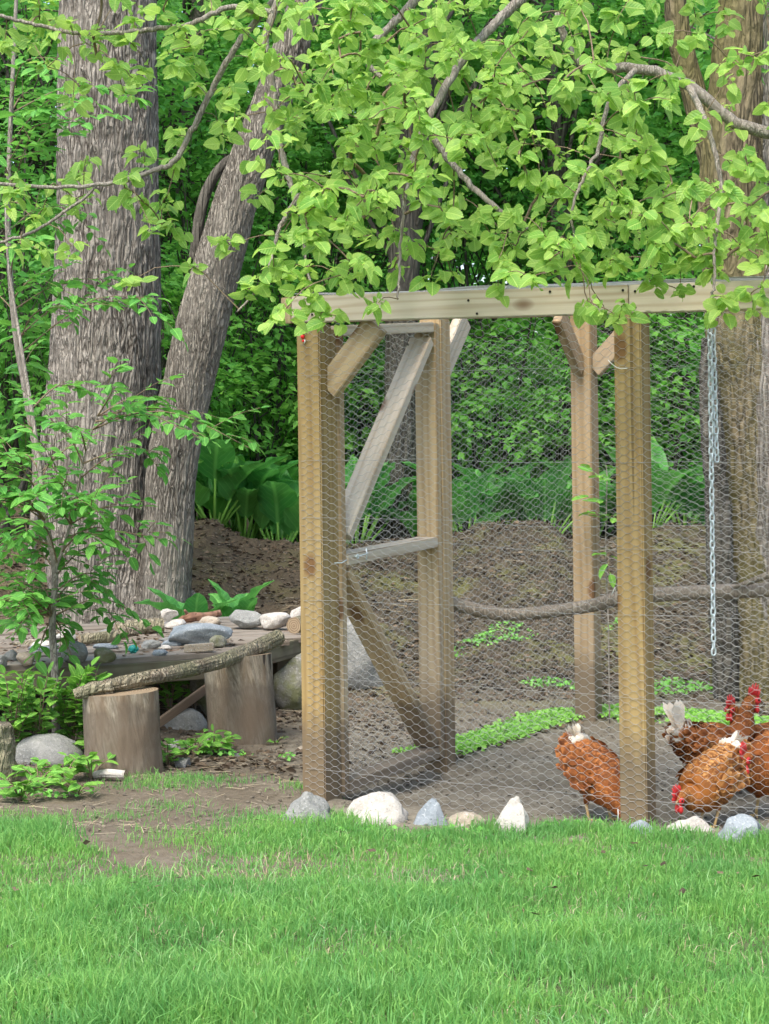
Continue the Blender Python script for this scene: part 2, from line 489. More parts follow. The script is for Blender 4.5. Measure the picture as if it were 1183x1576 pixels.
M['feather_gold'] = feather_mat('golden_feather', (.19, .062, .012), (.32, .115, .022), (.50, .25, .08), (.09, .03, .009))
M['feather_white'] = feather_mat('cream_feather', (.78, .68, .52), (.85, .78, .66), (.88, .82, .72), (.70, .50, .30))
M['comb'] = plain('red_comb_skin', (.62, .035, .035), .45, nz=.35, nscale=200)
M['leg'] = plain('yellow_leg_skin', (.55, .38, .16), .6)
M['beak'] = plain('horn_beak', (.42, .26, .12), .4)
M['eye'] = plain('eye_glossy', (.02, .01, .006), .1, nz=.1)
M['wire'] = plain('galvanised_wire', (.44, .44, .42), .42, .35, .5, .3, 30)
M['zinc'] = plain('zinc_chain', (.62, .70, .72), .4, .3, .5, .2, 90)
M['whitewire'] = plain('white_plastic_tie', (.72, .72, .70), .5)
M['nail'] = plain('dark_nail', (.03, .025, .022), .5, .6)
M['red'] = plain('red_plastic', (.75, .02, .02), .35, nz=.1)
M['white'] = plain('white_plastic', (.8, .8, .78), .4, nz=.1)
M['teal'] = plain('teal_glazed', (.02, .30, .26), .3, nz=.4)

def ground_mat():
    n = NT('soil')
    g = n.node('ShaderNodeNewGeometry')
    mp = n.node('ShaderNodeMapping'); n.l.new(g.outputs['Position'], mp.inputs[0]); v = mp.outputs[0]
    n1 = n.noise(v, 3.5, 6, .65); n2 = n.noise(v, 26, 5, .7); n3 = n.noise(v, 130, 3, .7)
    col = n.mix(n.ramp(n1, [(.35, (0, 0, 0)), (.65, (1, 1, 1))]), (.19, .163, .12), (.30, .27, .21))
    col = n.mix(n.ramp(n2, [(.4, (0, 0, 0)), (.66, (.7, .7, .7))]), col, (.115, .094, .066))
    col = n.mix(n.ramp(n3, [(.62, (0, 0, 0)), (.72, (.55, .55, .55))]), col, (.42, .37, .30))
    # slope: dark compost, mossy patches
    sx = n.node('ShaderNodeSeparateXYZ'); n.l.new(g.outputs['Position'], sx.inputs[0])
    yy = n.math('ADD', sx.outputs[1], n.math('MULTIPLY', n1, 1.2))
    mr = n.node('ShaderNodeMapRange'); n.set(mr, 'Value', yy); mr.inputs['From Min'].default_value = 8.8; mr.inputs['From Max'].default_value = 10.6
    comp = n.mix(n.ramp(n2, [(.35, (0, 0, 0)), (.65, (1, 1, 1))]), (.03, .024, .016), (.11, .09, .062))
    ms = n.noise(v, 2.6, 5, .6)
    comp = n.mix(n.ramp(ms, [(.5, (0, 0, 0)), (.62, (.6, .6, .6))]), comp, (.15, .155, .05))
    col = n.mix(mr.outputs[0], col, comp)
    # darker brown earth on the open path left of the run
    mx = n.node('ShaderNodeMapRange'); n.set(mx, 'Value', n.math('ADD', sx.outputs[0], n.math('MULTIPLY', n1, .5))); mx.inputs['From Min'].default_value = .15; mx.inputs['From Max'].default_value = -.25
    col = n.mix(n.math('MULTIPLY', mx.outputs[0], .6), col, (.105, .08, .055))
    # earth under the lawn is darker and greener
    ml = n.node('ShaderNodeMapRange'); n.set(ml, 'Value', n.math('ADD', sx.outputs[1], n.math('MULTIPLY', n1, .6))); ml.inputs['From Min'].default_value = 5.75; ml.inputs['From Max'].default_value = 5.45
    col = n.mix(n.math('MULTIPLY', ml.outputs[0], .8), col, (.06, .095, .03))
    h = n.math('ADD', n.math('MULTIPLY', n2, 1.2), n.math('MULTIPLY', n3, .5))
    return n.fin(col, .95, n.bump(h, .9, .012), .12)
M['soil'] = ground_mat()

# ------------------------------------------------------------------ run frame (post grid) in plan
AX, AY = -0.219, 6.648
U = np.array([math.cos(R(26.7)), -math.sin(R(26.7)), 0])
Vd = np.array([math.sin(R(29.2)), math.cos(R(29.2)), 0])
LEAN = -0.0135
def run(u, s, z):
    return np.array([AX, AY, 0]) + U * u + Vd * s + np.array([LEAN * z, 0, z])
UB, UC, SE = 1.14, 2.28, 2.31
def plan(x, y):
    """world x,y -> (u,s) in the run's plan"""
    A = np.array([[U[0], Vd[0]], [U[1], Vd[1]]]); I = np.linalg.inv(A)
    dx, dy = x - AX, y - AY
    return I[0, 0] * dx + I[0, 1] * dy, I[1, 0] * dx + I[1, 1] * dy

# ------------------------------------------------------------------ terrain
CX = [-9, -2.6, -1.3, -1.15, -.9, -.6, .2, .45, .75, 1.1, 1.25, 1.45, 1.9, 2.2, 5, 12]
CZ = [.75, .75, .74, .74, .60, .58, .60, .58, .71, .72, .62, .60, .74, .66, .72, .7]
def gz(x, y):
    x = np.asarray(x, float); y = np.asarray(y, float)
    xr = x * 13.0 / np.maximum(y, 6)
    crest = np.interp(xr, CX, CZ)
    t = np.clip((y - 8.8) / 4.2, 0, 1)
    z = crest * t ** 1.8
    z = z - .16 * sstep(13.0, 13.9, y) + np.clip(y - 14, 0, 60) * .035
    P = np.stack([x, y, 0 * x], -1)
    slope = sstep(9, 11, y)
    z = z + (.012 + .04 * slope) * fbm(P * 2.2, 4) + (.004 + .028 * slope) * fbm(P * 9, 4)
    # trodden hollow inside the run, deepest under the door
    u, s = plan(x, y)
    ins = sstep(-.02, .12, u) * sstep(-.02, .12, s) * (1 - sstep(2.2, 2.34, s)) * (1 - sstep(2.2, 2.34, u))
    z = z - .02 * ins
    z = z - .05 * np.exp(-((u - .02) / .10) ** 2) * sstep(.04, .12, s) * (1 - sstep(.8, .9, s))
    # low bank along the lawn edge
    z = z + .012 * np.exp(-((y - 5.9) / .3) ** 2)
    return z
def axis(lo, hi, a, b, fine, n_out):
    mid = np.arange(a, b, fine)
    L = a - np.geomspace(fine, a - lo, n_out)[::-1]
    H = b + np.geomspace(fine, hi - b, n_out)
    return np.concatenate([L, mid, H])
gx = axis(-220, 220, -3.2, 3.4, .028, 42)
gy = axis(-60, 260, 3.4, 14.5, .028, 46)
X, Y = np.meshgrid(gx, gy, indexing='ij')
Z = gz(X, Y)
nx, ny = len(gx), len(gy)
ii, jj = np.meshgrid(np.arange(nx - 1), np.arange(ny - 1), indexing='ij')
q = np.stack([ii * ny + jj, (ii + 1) * ny + jj, (ii + 1) * ny + jj + 1, ii * ny + jj + 1], -1).reshape(-1, 4)
g = obj('ground', np.stack([X, Y, Z], -1), [q], M['soil'], origin=np.zeros(3)); tag(g, kind='structure')

def gpt(px, py):
    """where the photo ray through (px,py) meets the ground"""
    d = np.linspace(3, 16, 700)
    h = EYE - (py - 700) / F * d
    k = np.argmax(h < gz((px - 591.5) / F * d, d))
    d = d[k]
    return np.array([(px - 591.5) / F * d, d, float(gz((px - 591.5) / F * d, d))])

# ------------------------------------------------------------------ trunks
def trunk_geo(P, r, n=90, m=260, amp=.014, fr=16, vs=.2, lobes=None, flare=0, seed=0):
    P, r = resample(P, r, m)
    T, N, B = frames(P)
    th = np.linspace(0, 2 * np.pi, n, endpoint=False)
    dirs = np.cos(th)[None, :, None] * N[:, None] + np.sin(th)[None, :, None] * B[:, None]
    L = np.concatenate([[0], np.cumsum(np.linalg.norm(np.diff(P, axis=0), axis=1))])
    rr = r[:, None] * np.ones(n)
    if flare:
        k = np.exp(-L / .28)[:, None]
        rr = rr * (1 + flare * k * (1 + .35 * np.sin(th * 5 + seed)[None]))
    Q = np.stack([np.cos(th)[None] * rr * fr, np.sin(th)[None] * rr * fr, np.broadcast_to(L[:, None] * fr * vs, rr.shape)], -1) + seed * 13.7
    Q[..., 0] += .6 * noise(Q * .35)
    d = 1 - 2 * np.abs(noise(Q)) + .5 * (1 - 2 * np.abs(noise(Q * 2.1 + 5)))
    low = fbm(Q * .12, 3)
    rr = rr + amp * d + amp * 1.3 * low
    V = P[:, None] + dirs * rr[..., None]
    i, j = np.meshgrid(np.arange(m - 1), np.arange(n), indexing='ij')
    a = i * n + j; b = i * n + (j + 1) % n
    V = V.reshape(-1, 3)
    c = len(V)
    V = np.vstack([V, P[:1], P[-1:]])
    j = np.arange(n)
    return V, [np.stack([a, b, b + n, a + n], -1).reshape(-1, 4), np.stack([np.full(n, c), (j + 1) % n, j], -1), np.stack([np.full(n, c + 1), (m - 1) * n + j, (m - 1) * n + (j + 1) % n], -1)]

def pxline(pts, d):
    """[(px,py[,d])...] -> world points"""
    return np.array([at(p[0], p[1], p[2] if len(p) > 2 else d) for p in pts])

# generic leafy crown made of flat sprays
def crown(center, rad, nspray, per, size, seed, flat=.55, leafsize=.07, proto=None, keep=None):
    r = np.random.default_rng(seed)
    n = int(nspray)
    d = r.normal(size=(n, 3)); d /= np.linalg.norm(d, axis=1, keepdims=True)
    rad = np.asarray(rad, float)
    c = np.asarray(center) + d * rad * (r.random((n, 1)) ** .45)
    if keep is not None: c = c[keep(c)]; n = len(c)
    k = per
    ang = r.random(n) * 2 * np.pi
    out = np.stack([np.cos(ang), np.sin(ang), -.25 + .3 * r.normal(size=n)], -1)
    side = np.stack([-np.sin(ang), np.cos(ang), 0 * ang], -1)
    t = (np.arange(k) + r.random((n, k)) * .7) / k
    sgn = np.where(np.arange(k) % 2 == 0, 1, -1)
    pos = c[:, None] + out[:, None] * (t * size)[..., None] + side[:, None] * (sgn * .10 * size * (1 + r.random((n, k))))[..., None] + r.normal(size=(n, k, 3)) * size * .05
    dr = out[:, None] * .8 + side[:, None] * sgn[None, :, None] * 1.0 + r.normal(size=(n, k, 3)) * .3
    up = np.array([0, 0, 1.0]) + r.normal(size=(n, k, 3)) * flat
    sc = leafsize * (.6 + .7 * r.random(n * k))
    return orient(pos.reshape(-1, 3), dr.reshape(-1, 3), up.reshape(-1, 3), sc), c

def limbs(mb, base, top, targets, r0=.02, n=5, rnd=None):
    rnd = rnd or np.random.default_rng(1)
    base, top = np.asarray(base, float), np.asarray(top, float)
    for t in targets:
        f = rnd.uniform(.15, .95)
        p = base + (top - base) * f
        q = np.asarray(t)
        mid = (p + q) / 2 + rnd.normal(size=3) * .08 * np.linalg.norm(q - p) + np.array([0, 0, .08 * np.linalg.norm(q - p)])
        P, r = resample([p, mid, q], [r0, r0 * .6, r0 * .2], 7)
        mb.tube(P, r, n, False)

# two big trunks on the left
T1 = pxline([(195, 985), (178, 940), (158, 850), (152, 700), (164, 500), (166, 300), (166, 50), (166, -350), (170, -900)], 11.3)
T1[0, 2] = gz(*T1[0, :2]) - .15
t1 = root('oak_tree', (T1[1, 0], 11.3, float(gz(T1[1, 0], 11.3))), 'thick upright tree trunk with rough furrowed grey bark, left of the leaning trunk', 'tree')
V, fs = trunk_geo(T1, [.40, .33, .315, .325, .30, .285, .28, .26, .2], 240, 760, .010, 46, .20, flare=.15, seed=1)
obj('trunk', V, fs, M['bark_left'], t1)
T2 = pxline([(248, 985), (250, 940), (257, 850), (266, 700), (310, 500), (366, 300), (428, 130), (470, 0), (560, -300), (660, -700)], 11.0)
T2[0, 2] = gz(*T2[0, :2]) - .15
t2 = root('leaning_tree', (T2[1, 0], 11.0, float(gz(T2[1, 0], 11.0))), 'slimmer grey trunk leaning to the right beside the thick upright trunk', 'tree')
V, fs = trunk_geo(T2, [.18, .145, .138, .137, .140, .120, .10, .088, .075, .06], 150, 700, .006, 56, .17, flare=.12, seed=2)
obj('trunk', V, fs, M['bark_lean'], t2)
P, r = resample(pxline([(385, 238), (350, 248), (322, 285), (308, 330), (298, 400)], 11.1), [.022, .028, .032, .034, .03], 30)
obj('limb', *tube(P, r, 10), M['bark_dark'], t2)
# crowns high above the frame, they shade the wood
for rt, c, s in ((t1, (-1.7, 12.2, 6.6), 11), (t2, (.4, 12.0, 7.0), 12)):
    Mx, _ = crown(c, (2.4, 1.6, 1.2), 110, 14, .5, s, leafsize=.12)
    V, fs = scatter(*mini_leaf(), Mx)
    tag(obj('crown', V, fs, M['leaf_forest'], rt, False), kind='stuff')

# right-hand trunk behind the run
T6 = pxline([(1178, 1110), (1178, 1085), (1172, 980), (1168, 800), (1160, 640), (1150, 520), (1130, 380), (1124, 280), (1134, 100), (1138, 0), (1145, -400)], 9.35)
T6[0, 2] = -.12
t6 = root('stout_tree', (T6[1, 0], 9.35, 0), 'stout olive-brown trunk rising behind the run at the right edge', 'tree')
V, fs = trunk_geo(T6, [.27, .235, .215, .205, .20, .20, .145, .135, .105, .095, .08], 150, 480, .009, 30, .2, flare=.15, seed=3)
obj('trunk', V, fs, M['bark_right'], t6)
P = pxline([(1178, 1060), (1190, 900), (1192, 700), (1196, 520), (1222, 400), (1255, 200), (1275, -200)], 9.27)
V, fs = trunk_geo(P, [.14, .15, .15, .15, .14, .12, .10], 80, 240, .008, 30, .2, seed=4)
obj('fork_stem', V, fs, M['bark_left'], t6)
P = pxline([(1118, 330), (1080, 190), (1046, 60), (1034, -40), (1005, -300)], 9.4)
V, fs = trunk_geo(P, [.06, .056, .052, .05, .04], 50, 160, .004, 30, .2, seed=5)
obj('fork_stem', V, fs, M['bark_right'], t6)
# strip of torn black bark down its left side
P = pxline([(1087, 520), (1092, 620), (1102, 760), (1110, 900), (1116, 1000), (1118, 1080)], 9.16)
V, fs = trunk_geo(P, [.02, .045, .055, .06, .055, .05], 40, 200, .008, 40, .3, seed=6)
obj('torn_bark', V, fs, M['bark_dark'], t6)
Mx, _ = crown((2.6, 9.8, 5.2), (1.8, 1.4, 1.0), 70, 14, .5, 14, leafsize=.11)
V, fs = scatter(*mini_leaf(), Mx); tag(obj('crown', V, fs, M['leaf_forest'], t6, False), kind='stuff')

# middle-distance trees with their crowns
def wood_tree(name, pts, rad, d, label, crown_at, crown_r, nsp, seed, mat='leaf_forest', bark='bark_dark', lf=.085, name_fol='crown'):
    P = pxline(pts, d)
    x0, y0 = P[0, 0], P[0, 1]
    P[0, 2] = gz(x0, y0) - .1
    rt = root(name, (x0, y0, P[0, 2] + .1), label, 'tree')
    V, fs = trunk_geo(P, rad, 40, 200, .007, 25, .2, flare=.2, seed=seed)
    obj('trunk', V, fs, M[bark], rt)
    Mx, c = crown(crown_at, crown_r, nsp, 15, .42, seed, leafsize=lf)
    V, fs = scatter(*mini_leaf(), Mx)
    tag(obj(name_fol, V, fs, M[mat], rt, False), kind='stuff')
    mb = MB(); rr = np.random.default_rng(seed)
    limbs(mb, P[len(P) // 2 - 1], P[-1], c[rr.choice(len(c), 26)], .022, 5, rr)
    mb.obj('limb', M[bark], rt)
    return rt
wood_tree('forest_tree', [(612, 860), (612, 820), (618, 600), (622, 400), (640, 200), (668, 0), (700, -400)], [.17, .14, .12, .11, .10, .09, .07], 14.3,
          'dark straight trunk seen through the door frame of the run', (.4, 14.6, 4.8), (1.7, 1.2, 1.6), 300, 21)
wood_tree('forest_tree', [(872, 800), (872, 740), (874, 600), (868, 450), (860, 300), (840, 0), (835, -300)], [.11, .085, .08, .075, .07, .06, .05], 15.2,
          'slim dark trunk just left of the far post of the run', (1.5, 15.6, 4.6), (1.7, 1.2, 1.6), 300, 22)
wood_tree('forest_tree', [(942, 800), (941, 720), (940, 600), (936, 450), (930, 300), (925, 0), (915, -300)], [.06, .055, .05, .05, .045, .04, .03], 16.2,
          'thin dark trunk just right of the far post of the run', (2.3, 16.4, 4.7), (1.6, 1.1, 1.6), 260, 23)
wood_tree('forest_tree', [(1176, 820), (1176, 740), (1175, 600), (1178, 450), (1180, 300), (1200, 0)], [.14, .12, .11, .10, .10, .09], 13.6,
          'grey trunk behind the stout tree at the far right edge', (3.5, 14.0, 4.4), (1.4, 1.1, 1.6), 240, 24, bark='bark_left')
wood_tree('forest_tree', [(205, 800), (208, 700), (214, 500), (262, 300), (300, 100), (330, -300)], [.09, .08, .07, .065, .06, .05], 14.6,
          'dark bent trunk in the gap between the two big left trunks', (-1.6, 15.0, 4.6), (1.7, 1.2, 1.6), 300, 25)
wood_tree('forest_tree', [(-40, 800), (-36, 700), (-20, 500), (-30, 300), (-20, 0)], [.10, .09, .08, .07, .06], 13.4,
          'bushy dark tree beyond the left edge behind the sapling', (-2.9, 13.6, 4.0), (1.4, 1.2, 1.7), 280, 26)

# understory shrubs, each a thing
def shrub(px, py, d, rad, nsp, seed, label, mat='leaf_forest', lf=.075, size=.38, name='understory_shrub', group=None, stems=5):
    c = at(px, py, d)
    b = np.array([c[0], c[1], float(gz(c[0], c[1]))])
    rt = root(name, b, label, 'shrub', group)
    Mx, cc = crown(c, rad, nsp, 14, size, seed, leafsize=lf, keep=lambda q: q[:, 2] > gz(q[:, 0], q[:, 1]) + .05)
    V, fs = scatter(*mini_leaf(), Mx)
    tag(obj('foliage', V, fs, M[mat], rt, False), kind='stuff')
    rr = np.random.default_rng(seed)
    for k in range(stems):
        mb = MB()
        tgt = cc[rr.choice(len(cc), 12)]
        top = tgt[np.argmax(tgt[:, 2])]
        bb = b + np.array([rr.normal() * .12, rr.normal() * .1, -.05])
        P, r = resample([bb, (bb + top) / 2 + rr.normal(size=3) * .12, top], [.02, .014, .005], 12)
        mb.tube(P, r, 6)
        limbs(mb, bb, top, tgt, .007, 4, rr)
        mb.obj('stem', M['bark_dark'], rt)
    return rt
SH = [
 (20, 480, 12.6, (1.0, .8, 1.1), 170, 'dense shrub at the left edge beside the thick trunk', 'leaf_forest'),
 (20, 130, 13.2, (1.1, .8, 1.1), 170, 'high leafy shrub top in the upper left corner', 'leaf_forest'),
 (290, 250, 14.2, (1.0, .8, 1.2), 190, 'green shrub filling the gap between the upright and the leaning trunk', 'leaf_forest'),
 (400, 560, 14.8, (1.0, .7, .9), 220, 'bright shrub between the leaning trunk and the corner post, above broad leaves', 'leaf_forest2'),
 (480, 330, 15.2, (1.1, .8, 1.2), 200, 'tall shrub right of the leaning trunk, behind the hanging leaves', 'leaf_forest'),
 (560, 620, 15.6, (.9, .7, .9), 170, 'shrub behind the door of the run, left of the dark trunk', 'leaf_forest'),
 (760, 600, 15.0, (.9, .7, .8), 220, 'pale green shrub behind the middle of the wire side wall', 'leaf_forest2'),
 (740, 300, 15.8, (1.2, .8, 1.2), 220, 'tall leafy shrub above the middle of the front beam', 'leaf_forest'),
 (1020, 560, 14.6, (.75, .7, 1.0), 210, 'light green shrub behind the run between the golden post and the stout trunk', 'leaf_forest2'),
 (1010, 330, 15.4, (1.2, .8, 1.1), 220, 'dark green shrub above the beam left of the stout trunk', 'leaf_forest'),
 (930, 100, 16.0, (1.3, .9, 1.0), 220, 'feathery shrub crown near the top edge, left of the stout trunk', 'leaf_forest2'),
 (600, 60, 16.0, (1.4, .9, 1.1), 220, 'leafy shrub crown near the middle of the top edge', 'leaf_forest'),
 (480, 700, 15.6, (1.0, .6, .5), 170, 'low green shrub behind the broad leaves, left of the corner post', 'leaf_forest2'),
 (850, 660, 16.0, (1.0, .6, .6), 190, 'low green shrub behind the mound and the far post', 'leaf_forest'),
 (150, 640, 14.0, (.9, .6, .7), 130, 'green shrub showing between the sapling and the thick trunk', 'leaf_forest2'),
 (250, 560, 13.6, (.6, .5, .9), 130, 'shrub in the narrow gap low between the two big trunks', 'leaf_forest2'),
 (420, 130, 15.4, (1.1, .7, .9), 200, 'leafy shrub top above the leaning trunk', 'leaf_forest2'),
 (1150, 620, 14.6, (.8, .6, 1.0), 150, 'green shrub behind the stout trunk at the right edge', 'leaf_forest'),
]
for k, (px, py, d, rad, nsp, lab, mt) in enumerate(SH):
    shrub(px, py, d, rad, int(nsp * 1.7), 40 + k, lab, mt)

# the wood beyond reads as one mass
mats = []
rr = np.random.default_rng(5)
for k in range(230):
    y = rr.uniform(17.0, 32); x = rr.uniform(-.33, .33) * y; z = rr.uniform(.4, 7.5) + .02 * y
    Mx, _ = crown((x, y, z), (1.5, 1.0, 1.0), 46, 12, .6, 200 + k, leafsize=.13)
    mats.append(Mx)
for k in range(110):
    y = rr.uniform(33, 46); x = rr.uniform(-.42, .42) * y; z = rr.uniform(.5, 13)
    Mx, _ = crown((x, y, z), (3.0, 1.2, 2.2), 60, 10, 1.0, 400 + k, leafsize=.34)
    mats.append(Mx)
V, fs = scatter(*mini_leaf(.7), np.concatenate(mats))
w = obj('woodland', V, fs, M['leaf_forest'], None, False); tag(w, 'dense green woodland filling the distance behind the run', 'woodland', kind='stuff')
mb = MB()
for k in range(22):
    y = rr.uniform(17, 40); x = rr.uniform(-.36, .36) * y; l = rr.normal() * .5
    P, r = resample([(x, y, gz(x, y) - .2), (x + l * .4, y, 4), (x + l, y, 12)], [rr.uniform(.06, .16)] * 2 + [.05], 14)
    mb.tube(P, r, 8)
o = mb.obj('woodland_trunk_mass', M['bark_dark']); tag(o, 'dark thin trunks standing far back in the woodland', 'woodland', kind='stuff')

# ------------------------------------------------------------------ skunk cabbage: big ribbed leaves
def big_leaf_mesh(seed, mat, L=.42, W=.24):
    r = np.random.default_rng(seed)
    n, m = 13, 9
    t = np.linspace(0, 1, n)
    V = []
    bend = r.uniform(.5, 1.1)
    for i, a in enumerate(t):
        wv = W * math.sin(math.pi * min(1, a * .93 + .07) ** .75) ** .75 * .5 if 0 < i < n - 1 else .012
        x = L * (math.sin(bend * a) / bend); z = L * (-(1 - math.cos(bend * a)) / bend)
        for j in range(m):
            s = (j / (m - 1)) * 2 - 1
            ruf = .014 * abs(s) * math.sin(i * 1.7 + (3 if s > 0 else 0) + seed) + .006 * math.cos(j * 3.1 - i * 1.5)
            V.append((x, s * wv, z + wv * .55 * abs(s) + .008 * (j % 2) * math.sin(math.pi * a) + ruf * (0 if i in (0, n - 1) else 1)))
    i, j = np.meshgrid(np.arange(n - 1), np.arange(m - 1), indexing='ij')
    q = np.stack([i * m + j, (i + 1) * m + j, (i + 1) * m + j + 1, i * m + j + 1], -1).reshape(-1, 4)
    VV = np.array(V)
    return mk_mesh('broad_leaf', V, [q], mat, att=np.stack([VV[:, 0] / L * 1.1, VV[:, 1] / L, VV[:, 2]], -1))
cab = [big_leaf_mesh(k, M['leaf_cabbage']) for k in range(4)]
def cabbage(x, y, n, sc, label, seed, meshes=cab, name='skunk_cabbage', group=None, lift=(45, 80), stalk=.16):
    r = np.random.default_rng(seed)
    z = float(gz(x, y))
    rt = root(name, (x, y, z), label, 'plant', group)
    for k in range(n):
        a = 2 * math.pi * k / n + r.uniform(-.4, .4)
        e = R(r.uniform(*lift)); s = sc * r.uniform(.75, 1.15)
        dirv = np.array([math.cos(a) * math.cos(e), math.sin(a) * math.cos(e), math.sin(e)])
        b = np.array([x, y, z]) + np.array([math.cos(a), math.sin(a), 0]) * .03
        tip = b + dirv * stalk * s * r.uniform(.7, 1.4)
        up = np.array([-math.cos(a) * math.sin(e), -math.sin(a) * math.sin(e), math.cos(e)]) + r.normal(size=3) * .12
        Mx = orient(tip[None], dirv[None], up[None], np.array([s]))[0]
        lf = link('leaf', meshes[k % len(meshes)], rt, Matrix(Mx.tolist()))
        V, fs = tube([b - (0, 0, .03), (b + tip) / 2, tip + dirv * .02], [.011 * s, .009 * s, .007 * s], 5)
        obj('stalk', V, fs, M['leaf_weed'], lf)
    return rt
CB = [(330, 13.5, 'skunk cabbage clump nearest the leaning trunk, on the earth bank'), (375, 13.75, 'skunk cabbage with wide upright leaves left of the corner post, second from the leaning trunk'),
      (430, 13.6, 'skunk cabbage with broad ribbed leaves just left of the corner post'), (352, 14.6, 'taller skunk cabbage in the back row behind the bank, near the leaning trunk'),
      (405, 14.7, 'skunk cabbage in the back row left of the corner post'), (475, 14.3, 'skunk cabbage partly hidden behind the corner post'),
      (318, 15.4, 'skunk cabbage high in the third row behind the leaning trunk'), (368, 15.6, 'skunk cabbage in the farthest row, midway between leaning trunk and corner post'),
      (442, 15.5, 'skunk cabbage in the farthest row, nearest the corner post'),
      (548, 14.0, 'skunk cabbage seen low through the left part of the door'), (655, 14.2, 'skunk cabbage behind the door, beside the dark trunk'),
      (718, 14.0, 'blue-green skunk cabbage behind the side wall wire next to the door post'), (775, 14.3, 'skunk cabbage behind the earth mound, middle of the side wall'),
      (838, 14.1, 'skunk cabbage behind the mound near the far post'), (905, 14.3, 'skunk cabbage directly behind the far post'),
      (1000, 14.0, 'skunk cabbage right of the golden front post, behind the bank'), (1055, 14.2, 'skunk cabbage left of the stout trunk behind the bank')]
for k, (px, d, lab) in enumerate(CB):
    cabbage((px - 591.5) / F * d, d, 12, 1.0 if px > 500 else 1.1, lab, 60 + k, stalk=.24)
# the two young ones behind the stone platform
for px, d, lab, sd_ in ((300, 10.6, 'bright young broad-leaved plant behind the platform stones, left one', 90), (362, 10.75, 'bright young broad-leaved plant behind the platform stones, right one', 91)):
    cabbage((px - 591.5) / F * d, d, 6, .62, lab, sd_, name='broadleaf_plant')

# ------------------------------------------------------------------ the run: posts, beams, braces
rt = root('chicken_run', run(0, 0, 0), 'timber framed chicken run covered in hexagonal wire netting, with a latched door', 'chicken run')
PW = .089
def post(u, s, top, mat='post', bot=-.25, w=PW):
    return board('post', run(u, s, bot), run(u, s, top), w, w, U, M[mat], rt, .004)
RS = .074     # roof rises to the back
post(0, 0, 1.615)
pb = post(UB, 0, 1.615)
post(0, .8865, 1.62 + RS * .8865, 'door')
post(0, SE, 1.62 + RS * SE, 'pink', w=.095)
post(UC, 0, 1.615); post(UC, SE, 1.62 + RS * SE); post(UC, 1.15, 1.62 + RS * 1.15); post(UB * 1.1, SE, 1.62 + RS * SE)
fs_ = -PW / 2 + .019
up = (0, 0, 1)
board('beam', run(-.062, fs_, 1.665), run(UB + .005, fs_, 1.657), .089, .038, up, M['pale'], rt)
board('beam', run(UB + .008, fs_, 1.657), run(UC + .06, fs_, 1.652), .089, .038, up, M['pale'], rt)
zp = lambda s: 1.62 + RS * s + .045
board('top_plate', run(-.082, -.045, zp(-.045)), run(-.082, SE + .05, zp(SE)), .089, .038, up, M['door'], rt)
board('top_plate', run(UC + .064, -.045, zp(-.045)), run(UC + .064, SE + .05, zp(SE)), .089, .038, up, M['door'], rt)
board('top_plate', run(-.06, SE + .066, zp(SE) + .004), run(UC + .04, SE + .066, zp(SE) + .004), .089, .038, up, M['pale'], rt)
# corner braces
board('brace', run(.035, 0.028, 1.395), run(.225, 0.028, 1.612), .089, .038, Vd * -1 + U * 0 if False else np.cross(Vd, (run(.225, 0, 1.612) - run(.035, 0, 1.395))), M['door'], rt)
def brace_s(s0, z0, s1, z1, u=0.0, mat='pale'):
    a, b = run(u, s0, z0), run(u, s1, z1)
    return board('brace', a, b, .089, .038, np.cross(U, b - a), M[mat], rt)
brace_s(.945, 1.50, 1.13, 1.70, 0)
brace_s(SE - .045, 1.55, SE - .27, 1.775, 0, 'pink')
a, b = run(.045, SE, 1.55), run(.27, SE, 1.775)
board('brace', a, b, .089, .038, np.cross(Vd, b - a), M['pink'], rt)
# jamb next to the corner post
board('jamb', run(-.004, .0655, -.02), run(-.004, .0655, 1.60), .080, .036, U, M['post'], rt)

# door: an empty carrying its boards
door = bpy.data.objects.new('door', None); COL.objects.link(door); door.parent = rt
door.matrix_parent_inverse = wm(rt).inverted(); door.location = run(0, .1, 0)
def dboard(name, s0, z0, s1, z1, mat, w=.087, t=.038, u=.001):
    return board(name, run(u, s0, z0), run(u, s1, z1), w, t, U, M[mat], door)
dboard('stile', .104, .005, .104, 1.60, 'door')
dboard('stile', .819, .03, .819, 1.665, 'door')
dboard('rail', .125, 1.598, .797, 1.650, 'pale')
dboard('rail', .125, .807, .797, .842, 'pale', u=.006)
dboard('rail', .125, .022, .797, .050, 'pale')
dboard('diagonal_brace', .150, .885, .782, 1.600, 'pale')
dboard('diagonal_brace', .145, .765, .785, .085, 'door', u=-.002)
# latch hook and eye
mb = MB()
e0 = run(.052, .16, .818)
mb.tube([e0, e0 + U * .012], .003, 8)
a = np.linspace(0, 2 * np.pi, 17)
mb.tube([e0 + U * .014 + Vd * .007 * math.cos(t) + np.array([0, 0, .007 * math.sin(t)]) for t in a], .0018, 6, False)
mb.tube([e0 + U * .014, e0 + U * .015 + Vd * .03 + (0, 0, .003), e0 + U * .012 + Vd * .065 + (0, 0, .006), e0 + U * .010 + Vd * .078 + (0, 0, .006)], .0022, 6)
mb.tube([e0 + U * .006 + Vd * .075 + (0, 0, -.016), e0 + U * .008 + Vd * .076 + (0, 0, .004), e0 + U * .006 + Vd * .074 + (0, 0, .024)], .0026, 6)
mb.obj('latch', M['zinc'], door)
mb = MB(); e1 = run(.05, .045, .800)
mb.tube([e1 - U * .012, e1 + U * .008 + Vd * .02, e1 + U * .006 + Vd * .055 + (0, 0, .008)], .0022, 6)
mb.obj('latch_eye', M['zinc'], rt)
